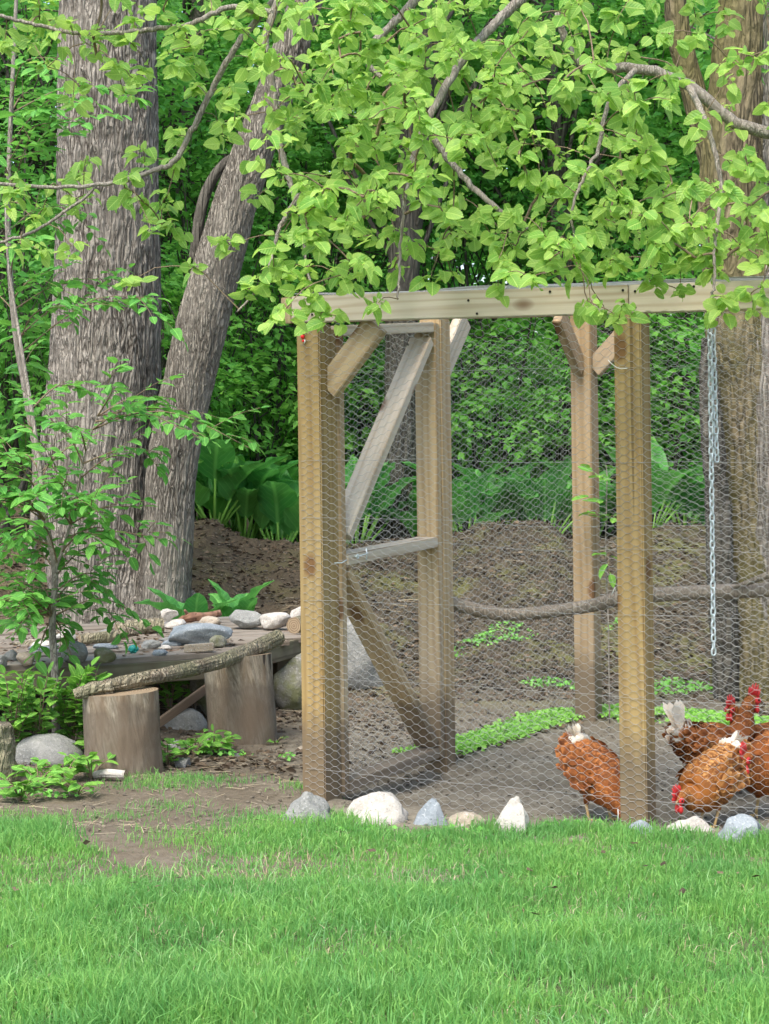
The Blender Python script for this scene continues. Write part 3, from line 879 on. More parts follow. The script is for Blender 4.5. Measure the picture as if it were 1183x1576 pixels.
# nails in the beam
nm = MB(); nm.tube([(0, 0, 0), (0, -.003, 0)], .0042, 8); V, fs = nm.data(); nail_me = mk_mesh('nail', V, fs, M['nail'], False)
for u, z in ((.02, 1.69), (.02, 1.645), (.60, 1.672), (.885, 1.69), (.63, 1.628), (UB - .01, 1.685), (UB - .012, 1.632), (UB + .03, 1.68), (UB + .03, 1.63), (1.36, 1.688), (1.05, 1.636)):
    link('nail', nail_me, rt, Matrix.Translation(Vector(run(u, -PW / 2 - .0005, z))))
for s, z in ((.77, 1.635), (.72, 1.58)):
    link('nail', nail_me, rt, Matrix.Translation(Vector(run(-.01, s - .03, z))))

# ------------------------------------------------------------------ hexagonal netting, real wires
def netting(org, a, b, w, h, seed, rad=.00044, pad=.004, selv=None, name='wire_netting', parent=None, nrm=None):
    a = np.asarray(a, float); b = np.asarray(b, float)
    n = np.cross(a, b)
    n /= np.linalg.norm(n)
    c, p, t = .0272, .0252, .0115
    nc, nr = int(w / c), int(h / p)
    i = np.arange(nc)[:, None]; j = np.arange(nr)[None]
    x = i * c + 0 * j; z = j * p + (i % 2) * p / 2 + 0 * i
    def warp(x, z):
        P = np.stack([x * 2.3 + seed, z * 2.3, 0 * x + seed], -1)
        Q = np.stack([x * 9 + seed, z * 9, 0 * x + seed * 3], -1)
        return x + .012 * noise(P) + .003 * noise(Q), z + .010 * noise(P + 31) + .003 * noise(Q + 11), pad * noise(P * 1.3 + 57)
    def pt(x, z):
        x, z, o = warp(x, z)
        o = o * np.clip(1.2, 0, 1)
        return np.asarray(org) + x[..., None] * a + z[..., None] * b + o[..., None] * n
    jx = rng.normal(size=x.shape) * .0009; jz = rng.normal(size=x.shape) * .0009
    Lp = pt(x - t / 2 + jx, z + jz); Rp = pt(x + t / 2 + jx, z + jz)
    segs, rads = [], []
    segs.append(np.stack([Lp, Rp], -2).reshape(-1, 2, 3)); rads.append(np.full(nc * nr, rad * 1.55))
    for par in (0, 1):
        ci = np.arange(par, nc - 1, 2)
        if par == 0: pairs = ((0, 0), (0, -1))
        else: pairs = ((0, 0), (0, 1))
        for _, dj in pairs:
            jj0 = np.arange(max(0, -dj), min(nr, nr - dj))
            A = Rp[np.ix_(ci, jj0)]; Bq = Lp[np.ix_(ci + 1, jj0 + dj)]
            segs.append(np.stack([A, Bq], -2).reshape(-1, 2, 3)); rads.append(np.full(A.shape[0] * A.shape[1], rad))
    S = np.concatenate(segs); r = np.concatenate(rads)
    if selv is not None:
        for zz in selv:
            xs = np.linspace(0, w, int(w / .03)); q = pt(xs, np.full_like(xs, zz))
            S = np.concatenate([S, np.stack([q[:-1], q[1:]], 1)]); r = np.concatenate([r, np.full(len(q) - 1, rad * 1.15)])
    d = S[:, 1] - S[:, 0]; d /= np.linalg.norm(d, axis=1, keepdims=True) + 1e-9
    o1 = np.broadcast_to(n, d.shape); o2 = np.cross(d, o1); o2 /= np.linalg.norm(o2, axis=1, keepdims=True) + 1e-9
    off = [o1 * math.cos(k) + o2 * math.sin(k) for k in (0, 2.094, 4.189)]
    V = np.stack([S[:, e] + off[k] * r[:, None] for e in (0, 1) for k in range(3)], 1).reshape(-1, 3)
    k = (np.arange(len(S)) * 6)[:, None, None]
    Fq = (np.array([[0, 1, 4, 3], [1, 2, 5, 4], [2, 0, 3, 5]])[None] + k).reshape(-1, 4)
    o = obj(name, V, [Fq], M['wire'], parent or rt)
    tag(o, kind='stuff')
    return o
zv = np.array([LEAN, 0, 1.0])
netting(run(-.012, -.0475, .015), U, zv, UC + .05, 1.63, 1, rad=.00056, selv=(1.43, 1.135, .935, .86, .655, .395, .085), pad=.0022)
netting(run(-.0475, .09, .03), Vd, zv, .76, 1.60, 2, rad=.0005, parent=door, selv=(1.40, .9, .5))
netting(run(-.0475, .86, .01), Vd, zv, SE - .86, 1.66, 3, selv=(1.4, .9, .5), pad=.006)
netting(run(-.02, SE + .05, .01), U, zv, UC, 1.76, 4, selv=(1.4, .9, .5), pad=.006)
netting(run(UC + .0475, 0, .01), Vd, zv, SE, 1.66, 5, pad=.006)
vr = run(0, SE, RS * SE) - run(0, 0, 0); vr /= np.linalg.norm(vr)
netting(run(-.08, -.06, 1.712), U, vr, UC + .16, SE + .1, 6, pad=.008)
# loose netting edge bunched along the top of the beam
mb = MB(); r_ = np.random.default_rng(3)
for k in range(90):
    u = r_.uniform(0, 1.9); l = r_.uniform(.02, .09)
    p = run(u, r_.uniform(-.03, .02), 1.703 - .004 * u)
    mb.tube([p, p + U * l * .5 + (0, 0, r_.uniform(.002, .012)), p + U * l + (0, 0, r_.uniform(-.002, .006))], .0008, 3, False)
tag(mb.obj('netting_edge', M['wire'], rt), kind='stuff')
# staples and white ties on the golden post
mb = MB()
p = run(UB - .045, -.052, 1.455)
mb.tube([p + (-.006, 0, .006), p + (-.014, -.006, .012), p + (-.004, -.01, .0), p + U * .015 + (0, 0, -.012), p + U * .03 + (0, 0, -.016), p + U * .05 + (0, 0, -.015)], .0014, 6)
mb.obj('wire_tie', M['whitewire'], rt)
mb = MB(); p = run(UB - .05, -.055, .73)
mb.tube([p + (-.006, 0, 0), p + (.004, -.006, .026), p + (.009, 0, .004)], .0016, 6)
mb.obj('wire_tie', M['whitewire'], rt)
mb = MB(); p = run(UB - .045, -.052, .02)
mb.tube([p, p + (-.002, -.003, .04)], .0013, 5); mb.obj('wire_tie', M['whitewire'], rt)
# red clip on the corner post
mb = MB(); p = run(-.012, -.056, 1.57)
for k, (dx, dz, rr_) in enumerate(((0, .014, .006), (.001, 0, .0075), (.003, -.014, .005))):
    th = np.linspace(-1, 1, 7)
    P = [p + np.array([dx, 0, dz + t * rr_]) for t in th]
    mb.tube(P, [max(.0008, rr_ * math.sqrt(1 - t * t)) for t in th], 8)
clip = mb.obj('plastic_clip', M['red']); tag(clip, 'tiny red and white clip hooked in the netting high on the corner post', 'clip')
mb = MB(); p2 = p + np.array([.006, -.001, -.010]); mb.tube([p2, p2 + (.003, 0, -.004), p2 + (0, 0, -.012)], [.0025, .003, .0015], 6); mb.obj('clip_tip', M['white'], clip)

# ------------------------------------------------------------------ perch pole
P, r = resample(pxline([(690, 926, 7.55), (745, 941, 7.45), (800, 945, 7.35), (900, 934, 7.2), (960, 920, 7.1), (1060, 913, 6.95), (1183, 908, 6.8), (1330, 900, 6.6), (1500, 892, 6.4)], 7),
                [.024, .025, .022, .023, .026, .024, .024, .026, .026], 90)
V, fs = trunk_geo(P, r, 40, 300, .0013, 110, .05, seed=8)
o = obj('perch_pole', V, fs, M['perch']); tag(o, 'long crooked grey pole laid across the run as a perch', 'perch')
P, r = resample(pxline([(1125, 905, 6.84), (1150, 897, 6.8), (1185, 884, 6.75), (1260, 860, 6.7)], 7), [.004, .010, .013, .012], 24)
o = obj('dead_branch', *tube(P, r, 10), M['perch']); tag(o, 'short forked dead branch lying along the right end of the perch pole', 'branch')

# ------------------------------------------------------------------ chain
def link_mesh():
    L, Wd, rw = .030, .020, .0031
    a = (L - Wd) / 2
    pts = []
    for t in np.linspace(-90, 90, 7): pts.append((Wd / 2 * math.cos(R(t)) * .86, 0, 0)) if False else None
    P = []
    hw = Wd / 2 - rw
    for t in np.linspace(0, 180, 7): P.append((hw * math.cos(R(t)), 0, a + hw * math.sin(R(t))))
    for t in np.linspace(180, 360, 7): P.append((hw * math.cos(R(t)), 0, -a + hw * math.sin(R(t))))
    P = np.array(P); n = len(P); k = 6
    V = []
    for i in range(n):
        tg = P[(i + 1) % n] - P[i - 1]; tg /= np.linalg.norm(tg)
        nn = np.cross(tg, (0, 1, 0))
        for j in range(k):
            c = 2 * math.pi * j / k
            V.append(P[i] + rw * (math.cos(c) * nn + math.sin(c) * np.array([0, 1, 0])))
    i, j = np.meshgrid(np.arange(n), np.arange(k), indexing='ij')
    q = np.stack([i * k + j, i * k + (j + 1) % k, ((i + 1) % n) * k + (j + 1) % k, ((i + 1) % n) * k + j], -1).reshape(-1, 4)
    return mk_mesh('link', V, [q], M['zinc'])
lk = link_mesh()
ctop = at(1095, 500, 6.20)
ch = root('chain', tuple(ctop + np.array([0, 0, .02])), 'galvanised steel chain hanging inside the run right of the golden post', 'chain')
mb = MB(); hk = ctop + np.array([0, 0, .02])
bp = run((hk[0] - AX) / U[0] * .985, 0, 1.63)
mb.tube([hk + (0, -.11, .02), hk + (0, -.05, .022), hk + (0, -.012, .012), hk + (0, .002, -.008), hk + (0, .014, .002), hk + (0, .012, .012)], .003, 8)
mb.obj('hook', M['nail'], ch)
def strand(px0, px1, y0, y1, d):
    n = int((y1 - y0) / F * d / .0205)
    for k in range(n):
        f = k / max(1, n - 1)
        p = at(px0 + (px1 - px0) * f, y0 + (y1 - y0) * f, d)
        rot = Matrix.Rotation((0.45 if k % 2 else 0.45 + math.pi / 2) + .25 * math.sin(k * 1.3 + px0), 4, 'Z') @ Matrix.Rotation(.06 * math.sin(k * 2.1), 4, 'Y')
        link('link', lk, ch, Matrix.Translation(Vector(p)) @ rot)
strand(1092, 1098, 498, 1003, 6.20)
strand(1097, 1103, 500, 706, 6.22)

# ------------------------------------------------------------------ rocks
def rock_geo(size, seed, ang=.6, sub=4, rough=.10, taper=0):
    bm = bmesh.new(); bmesh.ops.create_icosphere(bm, subdivisions=sub, radius=1)
    V = np.array([v.co[:] for v in bm.verts]); Fc = np.array([[v.index for v in f.verts] for f in bm.faces]); bm.free()
    r = np.random.default_rng(seed)
    V = V / np.max(np.abs(V), axis=1, keepdims=True) ** .12
    for k in range(9):
        n = r.normal(size=3); n /= np.linalg.norm(n)
        h = r.uniform(.55, .95) if ang > .3 else r.uniform(.85, 1.05)
        d = V @ n - h
        V = V - np.clip(d, 0, None)[:, None] * n * min(1, ang + .35)
    s = fbm(V * 1.6 + seed * 3.1, 5)
    V = V * (1 + rough * s)[:, None]
    V[:, :2] *= (1 - taper * np.clip(V[:, 2:3], -.2, 1))
    V -= (V.max(0) + V.min(0)) / 2
    V /= np.abs(V).max(0)
    return V * (np.asarray(size) / 2), [Fc]
def rock(px0, px1, py0, py1, d, mat, label, seed, ang=.6, dep=.8, sink=0., name='rock', cat='rock', group=None, roll=0., rough=.10, taper=.0):
    w = (px1 - px0) / F * d; h = (py1 - py0) / F * d
    c = at((px0 + px1) / 2, (py0 + py1) / 2, d)
    h2 = h * (1 + sink)
    V, fs = rock_geo((w, w * dep, h2), seed, ang, 4, rough, taper)
    if roll:
        cr, sr = math.cos(R(roll)), math.sin(R(roll)); x, z = V[:, 0].copy(), V[:, 2].copy()
        V[:, 0] = x * cr - z * sr; V[:, 2] = x * sr + z * cr
        V[:, 0] *= w / (np.ptp(V[:, 0])); V[:, 2] *= h2 / np.ptp(V[:, 2])
    V = V + c + np.array([0, 0, -h * sink / 2])
    o = obj(name, V, fs, M[mat], None, ang < .5 or True)
    return tag(o, label, cat, group)
row = 'stones set along the foot of the run'
ROCKS = [
 (432, 514, 1218, 1276, 6.28, 'rock_gray', 'squarish pale grey stone at the foot of the corner post', .35, .8),
 (534, 626, 1219, 1270, 6.30, 'rock_white', 'humped white stone under the door of the run', .4, .7),
 (636, 690, 1229, 1275, 6.22, 'rock_blue', 'wedge-shaped blue-grey stone, third from the corner post', .9, .6),
 (691, 745, 1250, 1282, 6.15, 'rock_tan', 'low rounded tan stone between the blue wedge and the pointed stone', .25, .7),
 (762, 812, 1226, 1284, 6.12, 'rock_white', 'pointed pale stone, left of the pecking hen', 1.0, .6),
 (960, 1012, 1263, 1296, 5.93, 'rock_blue', 'small rounded whitish stone at the foot of the golden post', .2, .8),
 (1020, 1104, 1257, 1292, 5.92, 'rock_white', 'long flat white stone just right of the golden post', .6, .6),
 (1103, 1172, 1255, 1304, 5.80, 'rock_blue', 'chunky blue-grey block beneath the hens at the right', .8, .7),
 (1177, 1230, 1262, 1300, 5.80, 'rock_gray', 'stone cut off by the right edge of the picture', .6, .7),
]
for k, (a, b, c, d_, dd, mt, lab, ang, dep) in enumerate(ROCKS):
    dd = F * EYE / (d_ - 700) + .03
    rock(a - 3, b + 3, c - 1, d_ + 4, dd, mt, lab, 100 + k, ang, dep, .35, group=row, rough=.16, taper=(.12, .35, .45, .2, .8, .3, .3, .15, .2)[k])
# boulders on the ground around the platform
rock(15, 128, 1130, 1192, 7.35, 'rock_gray', 'large smooth grey boulder left of the near stump', 130, .35, .7, .3, name='boulder', cat='boulder')
rock(418, 486, 1002, 1090, 9.0, 'rock_moss', 'big mossy boulder under the right end of the platform', 131, .7, .8, .2, name='boulder', cat='boulder')
rock(448, 485, 988, 1012, 9.35, 'rock_white', 'pale stone jammed between the mossy boulder and the platform edge', 132, .6, .8, 0, name='rock')
rock(500, 606, 948, 1068, 9.6, 'rock_gray', 'large pale granite boulder seen through the lower door', 133, .7, .8, .2, name='boulder', cat='boulder')
rock(292, 345, 1005, 1075, 8.75, 'rock_moss', 'upright boulder in the shadow under the platform between the stumps', 134, .6, .8, .5, name='boulder', cat='boulder')
rock(68, 112, 1060, 1110, 8.6, 'rock_gray', 'grey boulder under the platform behind the sapling', 135, .5, .8, .5, name='boulder', cat='boulder')
rock(112, 140, 1072, 1110, 8.55, 'rock_dark', 'dark stone under the platform left of the near stump', 136, .5, .8, .5)
rock(248, 320, 1090, 1145, 8.35, 'rock_gray', 'flat grey stone under the platform behind the rusty plank', 137, .8, .8, .2)
rock(250, 292, 1138, 1170, 7.72, 'rock_dark', 'dark broken stone right of the near stump', 138, .9, .8, .2)
rock(282, 326, 1134, 1158, 7.85, 'rock_tan', 'brown angular stone leaning on the dark one between the stumps', 139, .9, .8, .1)
rock(268, 293, 1165, 1190, 7.35, 'rock_dark', 'small dark stone low between the stumps', 140, .8, .8, .2)
rock(385, 418, 1138, 1148, 7.95, 'rock_white', 'thin flat pale stone on the dirt at the far stump', 141, .5, .8, .3)
rock(455, 470, 1148, 1160, 7.8, 'rock_tan', 'small tan stone on the dirt beside the corner post', 142, .4, .8, .3)
rock(355, 372, 1158, 1166, 7.6, 'rock_gray', 'small flat grey stone on the dirt between stump and corner post', 143, .5, .8, .3)
rock(1120, 1150, 930, 955, 11.5, 'rock_gray', 'grey stone on the slope left of the perch end', 144, .5, .8, .3)

# ------------------------------------------------------------------ platform with its stones
PZ = .315
P0 = np.array([-2.75, 7.06]); P1 = np.array([-.676, 8.40]); P2 = np.array([-.36, 9.3])
e = (P1 - P0) / np.linalg.norm(P1 - P0); nb = np.array([-e[1], e[0]])
pf = root('plank_platform', (float(P1[0]) - .6, 8.3, 0), 'low weathered plank platform covered in stones beside the run', 'platform')
k = 0; off = 0.0
r_ = np.random.default_rng(9)
while off < 1.55:
    w_ = r_.uniform(.12, .18)
    c = off + w_ / 2
    f = c / float(np.dot(P2 - P1, nb))
    end = P1 + (P2 - P1) * min(f, 1.25)
    L = float(np.dot(end - P1, e)) + np.linalg.norm(P1 - P0)
    a = P0 + nb * c + e * 0; b = a + e * (L + r_.uniform(-.02, .03))
    split = a + e * r_.uniform(.6, L - .7)
    zz = PZ - .012 + r_.uniform(-.004, .004)
    for (s0, s1) in ((a, split - e * .004), (split + e * .004, b)):
        board('plank', (*s0, zz + r_.uniform(-.003, .003)), (*s1, zz + r_.uniform(-.004, .004)), w_ - .008, .024, (*nb, 0), M['grayplank'], pf, .003)
    off += w_
board('fascia_board', (*(P0 - nb * .014), PZ - .055), (*(P1 - nb * .014), PZ - .060), .085, .026, up, M['fascia'], pf)
nn_ = np.array([(P2 - P1)[1], -(P2 - P1)[0]]); nn_ /= np.linalg.norm(nn_)
board('fascia_board', (*(P1 + nn_ * .015), PZ - .05), (*(P2 + nn_ * .015 + (P2 - P1) * .25), PZ - .045), .08, .026, up, M['fascia'], pf)
for q_ in (P1 - e * .55 + nb * .45, P1 - e * 1.2 + nb * .15, P1 - e * 1.9 + nb * .15, P2 + nb * .1 - e * .1, P1 - e * .8 + nb * 1.2, P1 - e * 1.6 + nb * 1.2):
    board('leg', (*q_, float(gz(*q_)) - .04), (*q_, PZ - .025), .085, .085, (*e, 0), M['fascia'], pf)
def on_platform(px0, px1, py0, py1, mat, label, seed, ang=.6, dep=.8, roll=0, lift=0, name='rock', cat='rock'):
    d = (EYE - PZ - lift) * F / (py1 - 700)
    return rock(px0, px1, py0, py1, d + (px1 - px0) / F * d * dep * .3, mat, label, seed, ang, dep, .0, roll=roll, name=name, cat=cat)
on_platform(93, 135, 986, 1022, 'rock_gray', 'large rounded grey stone on the platform just right of the sapling stem', 150, .3, .8)
on_platform(144, 179, 996, 1021, 'rock_moss', 'rounded olive stone by the front edge of the platform, left of the teal ornament', 151, .4, .8)
on_platform(25, 54, 1003, 1026, 'rock_tan', 'pale stone on the left part of the platform by the sapling', 152, .4, .8)
on_platform(4, 28, 1000, 1019, 'rock_gray', 'small grey stone on the platform near the left edge of the picture', 153, .4, .8)
on_platform(-14, 11, 1008, 1028, 'rock_dark', 'dark stone cut off by the left edge on the platform', 154, .4, .8)
on_platform(216, 248, 984, 1000, 'rock_gray', 'flat grey stone right of the teal ornament', 155, .7, .8)
on_platform(234, 258, 999, 1011, 'rock_blue', 'small bluish flat stone near the platform front edge', 156, .5, .8)
on_platform(254, 358, 958, 996, 'rock_blue', 'large grey slab stone in the middle of the platform', 157, .9, .55, 4)
on_platform(322, 349, 977, 999, 'rock_moss', 'smooth oval stone in front of the large slab', 158, .15, .7)
on_platform(344, 356, 980, 991, 'rock_tan', 'little tan pebble right of the oval stone', 159, .2, .8)
on_platform(352, 406, 938, 968, 'rock_gray', 'blocky grey stone at the back of the platform, left of the white one', 160, .9, .7)
on_platform(399, 449, 941, 969, 'rock_white', 'white rounded stone at the back right of the platform', 161, .5, .8, 8)
on_platform(446, 474, 933, 962, 'rock_white', 'mottled white stone tucked against the corner post', 162, .5, .8)
on_platform(250, 286, 952, 968, 'rock_white', 'low pale stone at the back of the platform under the white block', 163, .6, .8)
on_platform(247, 275, 937, 954, 'rock_white', 'white block stone stacked highest behind the large slab', 164, .8, .8, 0, .045)
on_platform(304, 341, 948, 964, 'rock_tan', 'flat tan stone behind the large slab', 165, .6, .8)
on_platform(311, 331, 958, 967, 'rock_white', 'small bright white pebble lying on the large slab', 166, .2, .8, 0, .02)
on_platform(92, 116, 966, 988, 'rock_white', 'whitish stone behind the sapling stem at the back of the platform', 167, .7, .8)
on_platform(150, 180, 968, 984, 'rock_gray', 'grey stone at the back of the platform left of the pale log', 168, .7, .8)
rp = np.random.default_rng(88)
LM = ((35, 'left of the sapling stem'), (112, 'near the sapling stem'), (165, 'just left of the teal ornament'), (235, 'between teal ornament and large slab'), (306, 'beside the large slab'), (372, 'by the blocky stone at the back'), (424, 'by the white rounded stone'))
seen_ = set()
for k_ in range(60):
    t_, b_ = rp.uniform(-1.75, .05), rp.uniform(.3, 1.2)
    q_ = P1 + e * t_ + nb * b_
    px_ = 591.5 + F * q_[0] / q_[1]
    if (q_ - P1) @ nn_ > -.06 or not 0 < px_ < 450: continue
    ci = int(rp.integers(0, 5)); lm_ = min(LM, key=lambda z: abs(z[0] - px_))[1]
    if (ci, lm_) in seen_ or len(seen_) > 23: continue
    seen_.add((ci, lm_))
    s_ = rp.uniform(.04, .10)
    V, fs = rock_geo((s_ * 1.3, s_, s_ * rp.uniform(.25, .5)), 700 + k_, rp.uniform(.2, .9), 3, .14)
    o = obj('pebble', V + np.array([q_[0], q_[1], PZ + s_ * .15]), fs, M[('rock_gray', 'rock_white', 'rock_tan', 'rock_blue', 'rock_dark')[ci]])
    tag(o, 'small ' + ('grey', 'whitish', 'tan', 'bluish', 'dark')[ci] + ' loose stone on the platform ' + lm_, 'stone', 'small stones strewn on the platform')
# grey cast block
def on_plat_d(py, lift=0): return (EYE - PZ - lift) * F / (py - 700)
d = on_plat_d(1007)
o = board('cast_block', at(282, 1001, d) + (0, .02, .004), at(328, 998, d) + (0, .035, .004), .034, .05, up, M['rock_tan'], None, .004); tag(o, 'small pale rectangular block lying in front of the large slab', 'block')
# short log pieces
def log(name, pts, rad, mat, label, cat='log', n=26, m=80, amp=.003, seed=5, ends=True, parent=None):
    P, r = resample(pts, rad, m)
    V, fs = trunk_geo(P, r, n, m, amp, 130, .07, seed=seed)
    o = obj(name, V, [fs[0]], M[mat], parent)
    if label: tag(o, label, cat)
    if ends:
        c = len(V) - 2
        for f, pc in ((fs[1], 0), (fs[2], -1)):
            idx = np.unique(f[:, 1:]); mp = {a_: b_ for b_, a_ in enumerate(idx)}
            VV = np.vstack([V[idx], V[c] if pc == 0 else V[c + 1]])
            FF = np.array([[len(idx), mp[t[1]], mp[t[2]]] for t in f])
            M_ = Matrix.Translation(Vector(VV[-1]))
            T = Vector(P[1] - P[0]) if pc == 0 else Vector(P[-1] - P[-2])
            Rt = T.to_track_quat('Z', 'Y').to_matrix().to_4x4()
            loc = (np.array((Rt.inverted()).to_3x3()) @ (VV - VV[-1]).T).T
            me = mk_mesh('sawn_end', loc, [FF], M['endgrain'], False)
            link('sawn_end', me, o, M_ @ Rt)
    return o
d = on_plat_d(977)
log('log_piece', [at(452, 963, d), at(475, 957, d + .12), at(500, 952, d + .25)], [.038, .038, .036], 'lograft', 'short sawn log piece with its round end showing, beside the corner post', seed=3)
d = on_plat_d(975)
log('log', [at(178, 968, d), at(215, 965, d + .03), at(252, 962, d + .05)], [.028, .034, .03], 'pale_log' if 'pale_log' in M else 'lograft', 'pale barkless log at the back of the platform behind the leaves', seed=4)
d = on_plat_d(992)
log('bark_log', [at(122, 984, d), at(165, 980, d + .05), at(212, 970, d + .12)], [.02, .026, .018], 'lograft', 'split bark slab lying on the platform right of the sapling', seed=6)
log('stick', [at(15, 996, d), at(45, 993, d + .03), at(84, 990, d + .05)], [.014, .018, .014], 'lograft', 'thick stick at the back left of the platform behind the small stones', cat='stick', seed=7)
d = on_plat_d(962)
o = log('driftwood', [at(272, 958, d), at(292, 950, d), at(318, 948, d), at(340, 942, d)], [.010, .022, .018, .012], 'rust', 'reddish knotty driftwood piece behind the large slab', cat='driftwood', amp=.004, seed=8, ends=False)
P, r = resample([at(292, 950, d), at(288, 945, d), at(284, 939, d - .02)], [.016, .010, .006], 8); obj('knot', *tube(P, r, 8), M['rust'], o)
# teal ornament (little cone shaped)
d = on_plat_d(1006)
tp = at(205, 1000, d)
mb = MB()
ts = np.linspace(0, 1, 11)
mb.tube([tp + np.array([(t - .5) * .045, 0, .004 * math.sin(t * 3)]) for t in ts], [max(.001, .018 * math.sin(math.pi * min(1, t * .9 + .05)) ** .7) for t in ts], 14)
o = mb.obj('teal_ornament', M['teal']); tag(o, 'small teal painted cone ornament lying on the platform', 'ornament')
for k in range(14):
    a = k * 2.4; t = .15 + .7 * k / 14
    rr2 = .018 * math.sin(math.pi * (t * .9 + .05)) ** .7
    c = tp + np.array([(t - .5) * .045, rr2 * math.cos(a), rr2 * math.sin(a)])
    V, fs = rock_geo((.010, .009, .009), k, .2, 1); obj('scale', V + c, fs, M['teal'], o)

# ------------------------------------------------------------------ stumps, bench log, left log end
def stump(px0, px1, ptop, pbot, d, label, seed, lean=(0, 0), rtop=1.0, rbot=1.04):
    c0 = at((px0 + px1) / 2, pbot, d); w = (px1 - px0) / F * d / 2
    z1 = EYE - (ptop - 700) / F * d
    base = np.array([c0[0], d, float(gz(c0[0], d)) - .05]); top = np.array([c0[0] + lean[0], d + lean[1], z1])
    P, r = resample([base, base * .6 + top * .4, base * .25 + top * .75, top], [w * rbot, w * 1.0, w * .99, w * rtop], 140)
    V, fs = trunk_geo(P, r, 160, 140, .0045, 16, .25, seed=seed)
    o = obj('stump', V, [fs[0], fs[1]], M['stump'], None, origin=np.array([c0[0], d, 0.1])); tag(o, label, 'stump', 'log stumps holding the bench log')
    c = len(V) - 1; idx = np.unique(fs[2][:, 1:]); mp = {a_: b_ for b_, a_ in enumerate(idx)}
    VV = np.vstack([V[idx], V[c]]); FF = np.array([[len(idx), mp[t[1]], mp[t[2]]] for t in fs[2]])
    me = mk_mesh('sawn_top', VV - VV[-1], [FF], M['endgrain'], False); link('sawn_top', me, o, Matrix.Translation(Vector(VV[-1])))
    return o
stump(133, 250, 1064, 1194, 7.25, 'nearer grey stump with long cracks, holding the low end of the bench log', 31, (-.018, 0), .98)
stump(324, 428, 1010, 1142, 8.0, 'farther brown stump holding the high end of the bench log, near the corner post', 32, (-.03, .02), 1.0, 1.0)
log('bench_log', [at(160, 1058, 7.22), at(190, 1050, 7.25), at(250, 1038, 7.4), at(320, 1023, 7.7), at(375, 1004, 7.95), at(428, 980, 8.15)], [.017, .025, .026, .026, .028, .029], 'lograft',
    'thick barky log laid as a bench across the two stumps', n=60, m=260, amp=.0032, seed=12)
log('branch_piece', [at(114, 1070, 7.15), at(132, 1064, 7.16), at(150, 1059, 7.18), at(172, 1056, 7.2)], [.012, .018, .022, .022], 'lograft', 'knobbly short branch at the low left end of the bench log', cat='branch', amp=.006, seed=13)
sp_ = [at(-34, 1215, 6.95), at(-33, 1190, 6.95), at(-36, 1150, 6.95), at(-38, 1118, 6.95)]
V, fs = trunk_geo(sp_, [.135, .13, .125, .12], 90, 120, .008, 24, .9, seed=14)
tag(obj('stump', V, fs, M['lograft']), 'rough barked dark stump cut off by the left edge of the picture', 'stump')
log('birch_stick', [at(146, 1193, 7.02), at(165, 1191, 6.98), at(194, 1193, 6.95)], [.010, .013, .014], 'rock_white', 'short white birch stick at the foot of the near stump', cat='stick', seed=15)
board('old_plank', at(240, 1116, 7.9), at(328, 1052, 8.3), .035, .022, (0, .3, 1), M['rust'], None)
tag(bpy.data.objects['old_plank'], 'narrow reddish plank leaning between the two stumps', 'plank')

# ------------------------------------------------------------------ hens
STAND = [(-.150, .262, .018, .022), (-.135, .245, .040, .042), (-.10, .215, .066, .066), (-.05, .195, .083, .082), (.02, .188, .088, .090), (.075, .200, .074, .084),
         (.108, .232, .052, .058), (.124, .272, .036, .040), (.134, .312, .026, .028), (.143, .340, .0225, .024), (.156, .358, .021, .021), (.170, .360, .015, .015), (.180, .358, .006, .007)]
LOW = [(-.145, .262, .018, .022), (-.13, .245, .040, .042), (-.095, .215, .066, .068), (-.045, .19, .083, .084), (.02, .175, .088, .090), (.07, .172, .076, .082),
       (.105, .180, .054, .056), (.128, .196, .038, .040), (.146, .212, .029, .030), (.160, .222, .024, .025), (.175, .226, .021, .021), (.188, .222, .015, .015), (.197, .217, .006, .007)]
FEED = [(-.125, .285, .016, .020), (-.115, .262, .036, .040), (-.09, .228, .062, .066), (-.045, .195, .081, .086), (.015, .160, .088, .092), (.065, .125, .076, .080),
        (.100, .092, .054, .056), (.122, .065, .037, .038), (.136, .048, .028, .028), (.146, .036, .023, .023), (.157, .030, .020, .020), (.166, .022, .014, .014), (.172, .014, .006, .006)]
TUCK = [(-.145, .275, .018, .022), (-.13, .255, .040, .044), (-.095, .220, .068, .070), (-.045, .185, .086, .088), (.02, .155, .092, .096), (.07, .130, .080, .082),
        (.098, .120, .056, .056), (.118, .122, .040, .040), (.134, .126, .030, .030), (.147, .128, .024, .024), (.160, .126, .021, .021), (.173, .118, .014, .014), (.181, .112, .006, .006)]
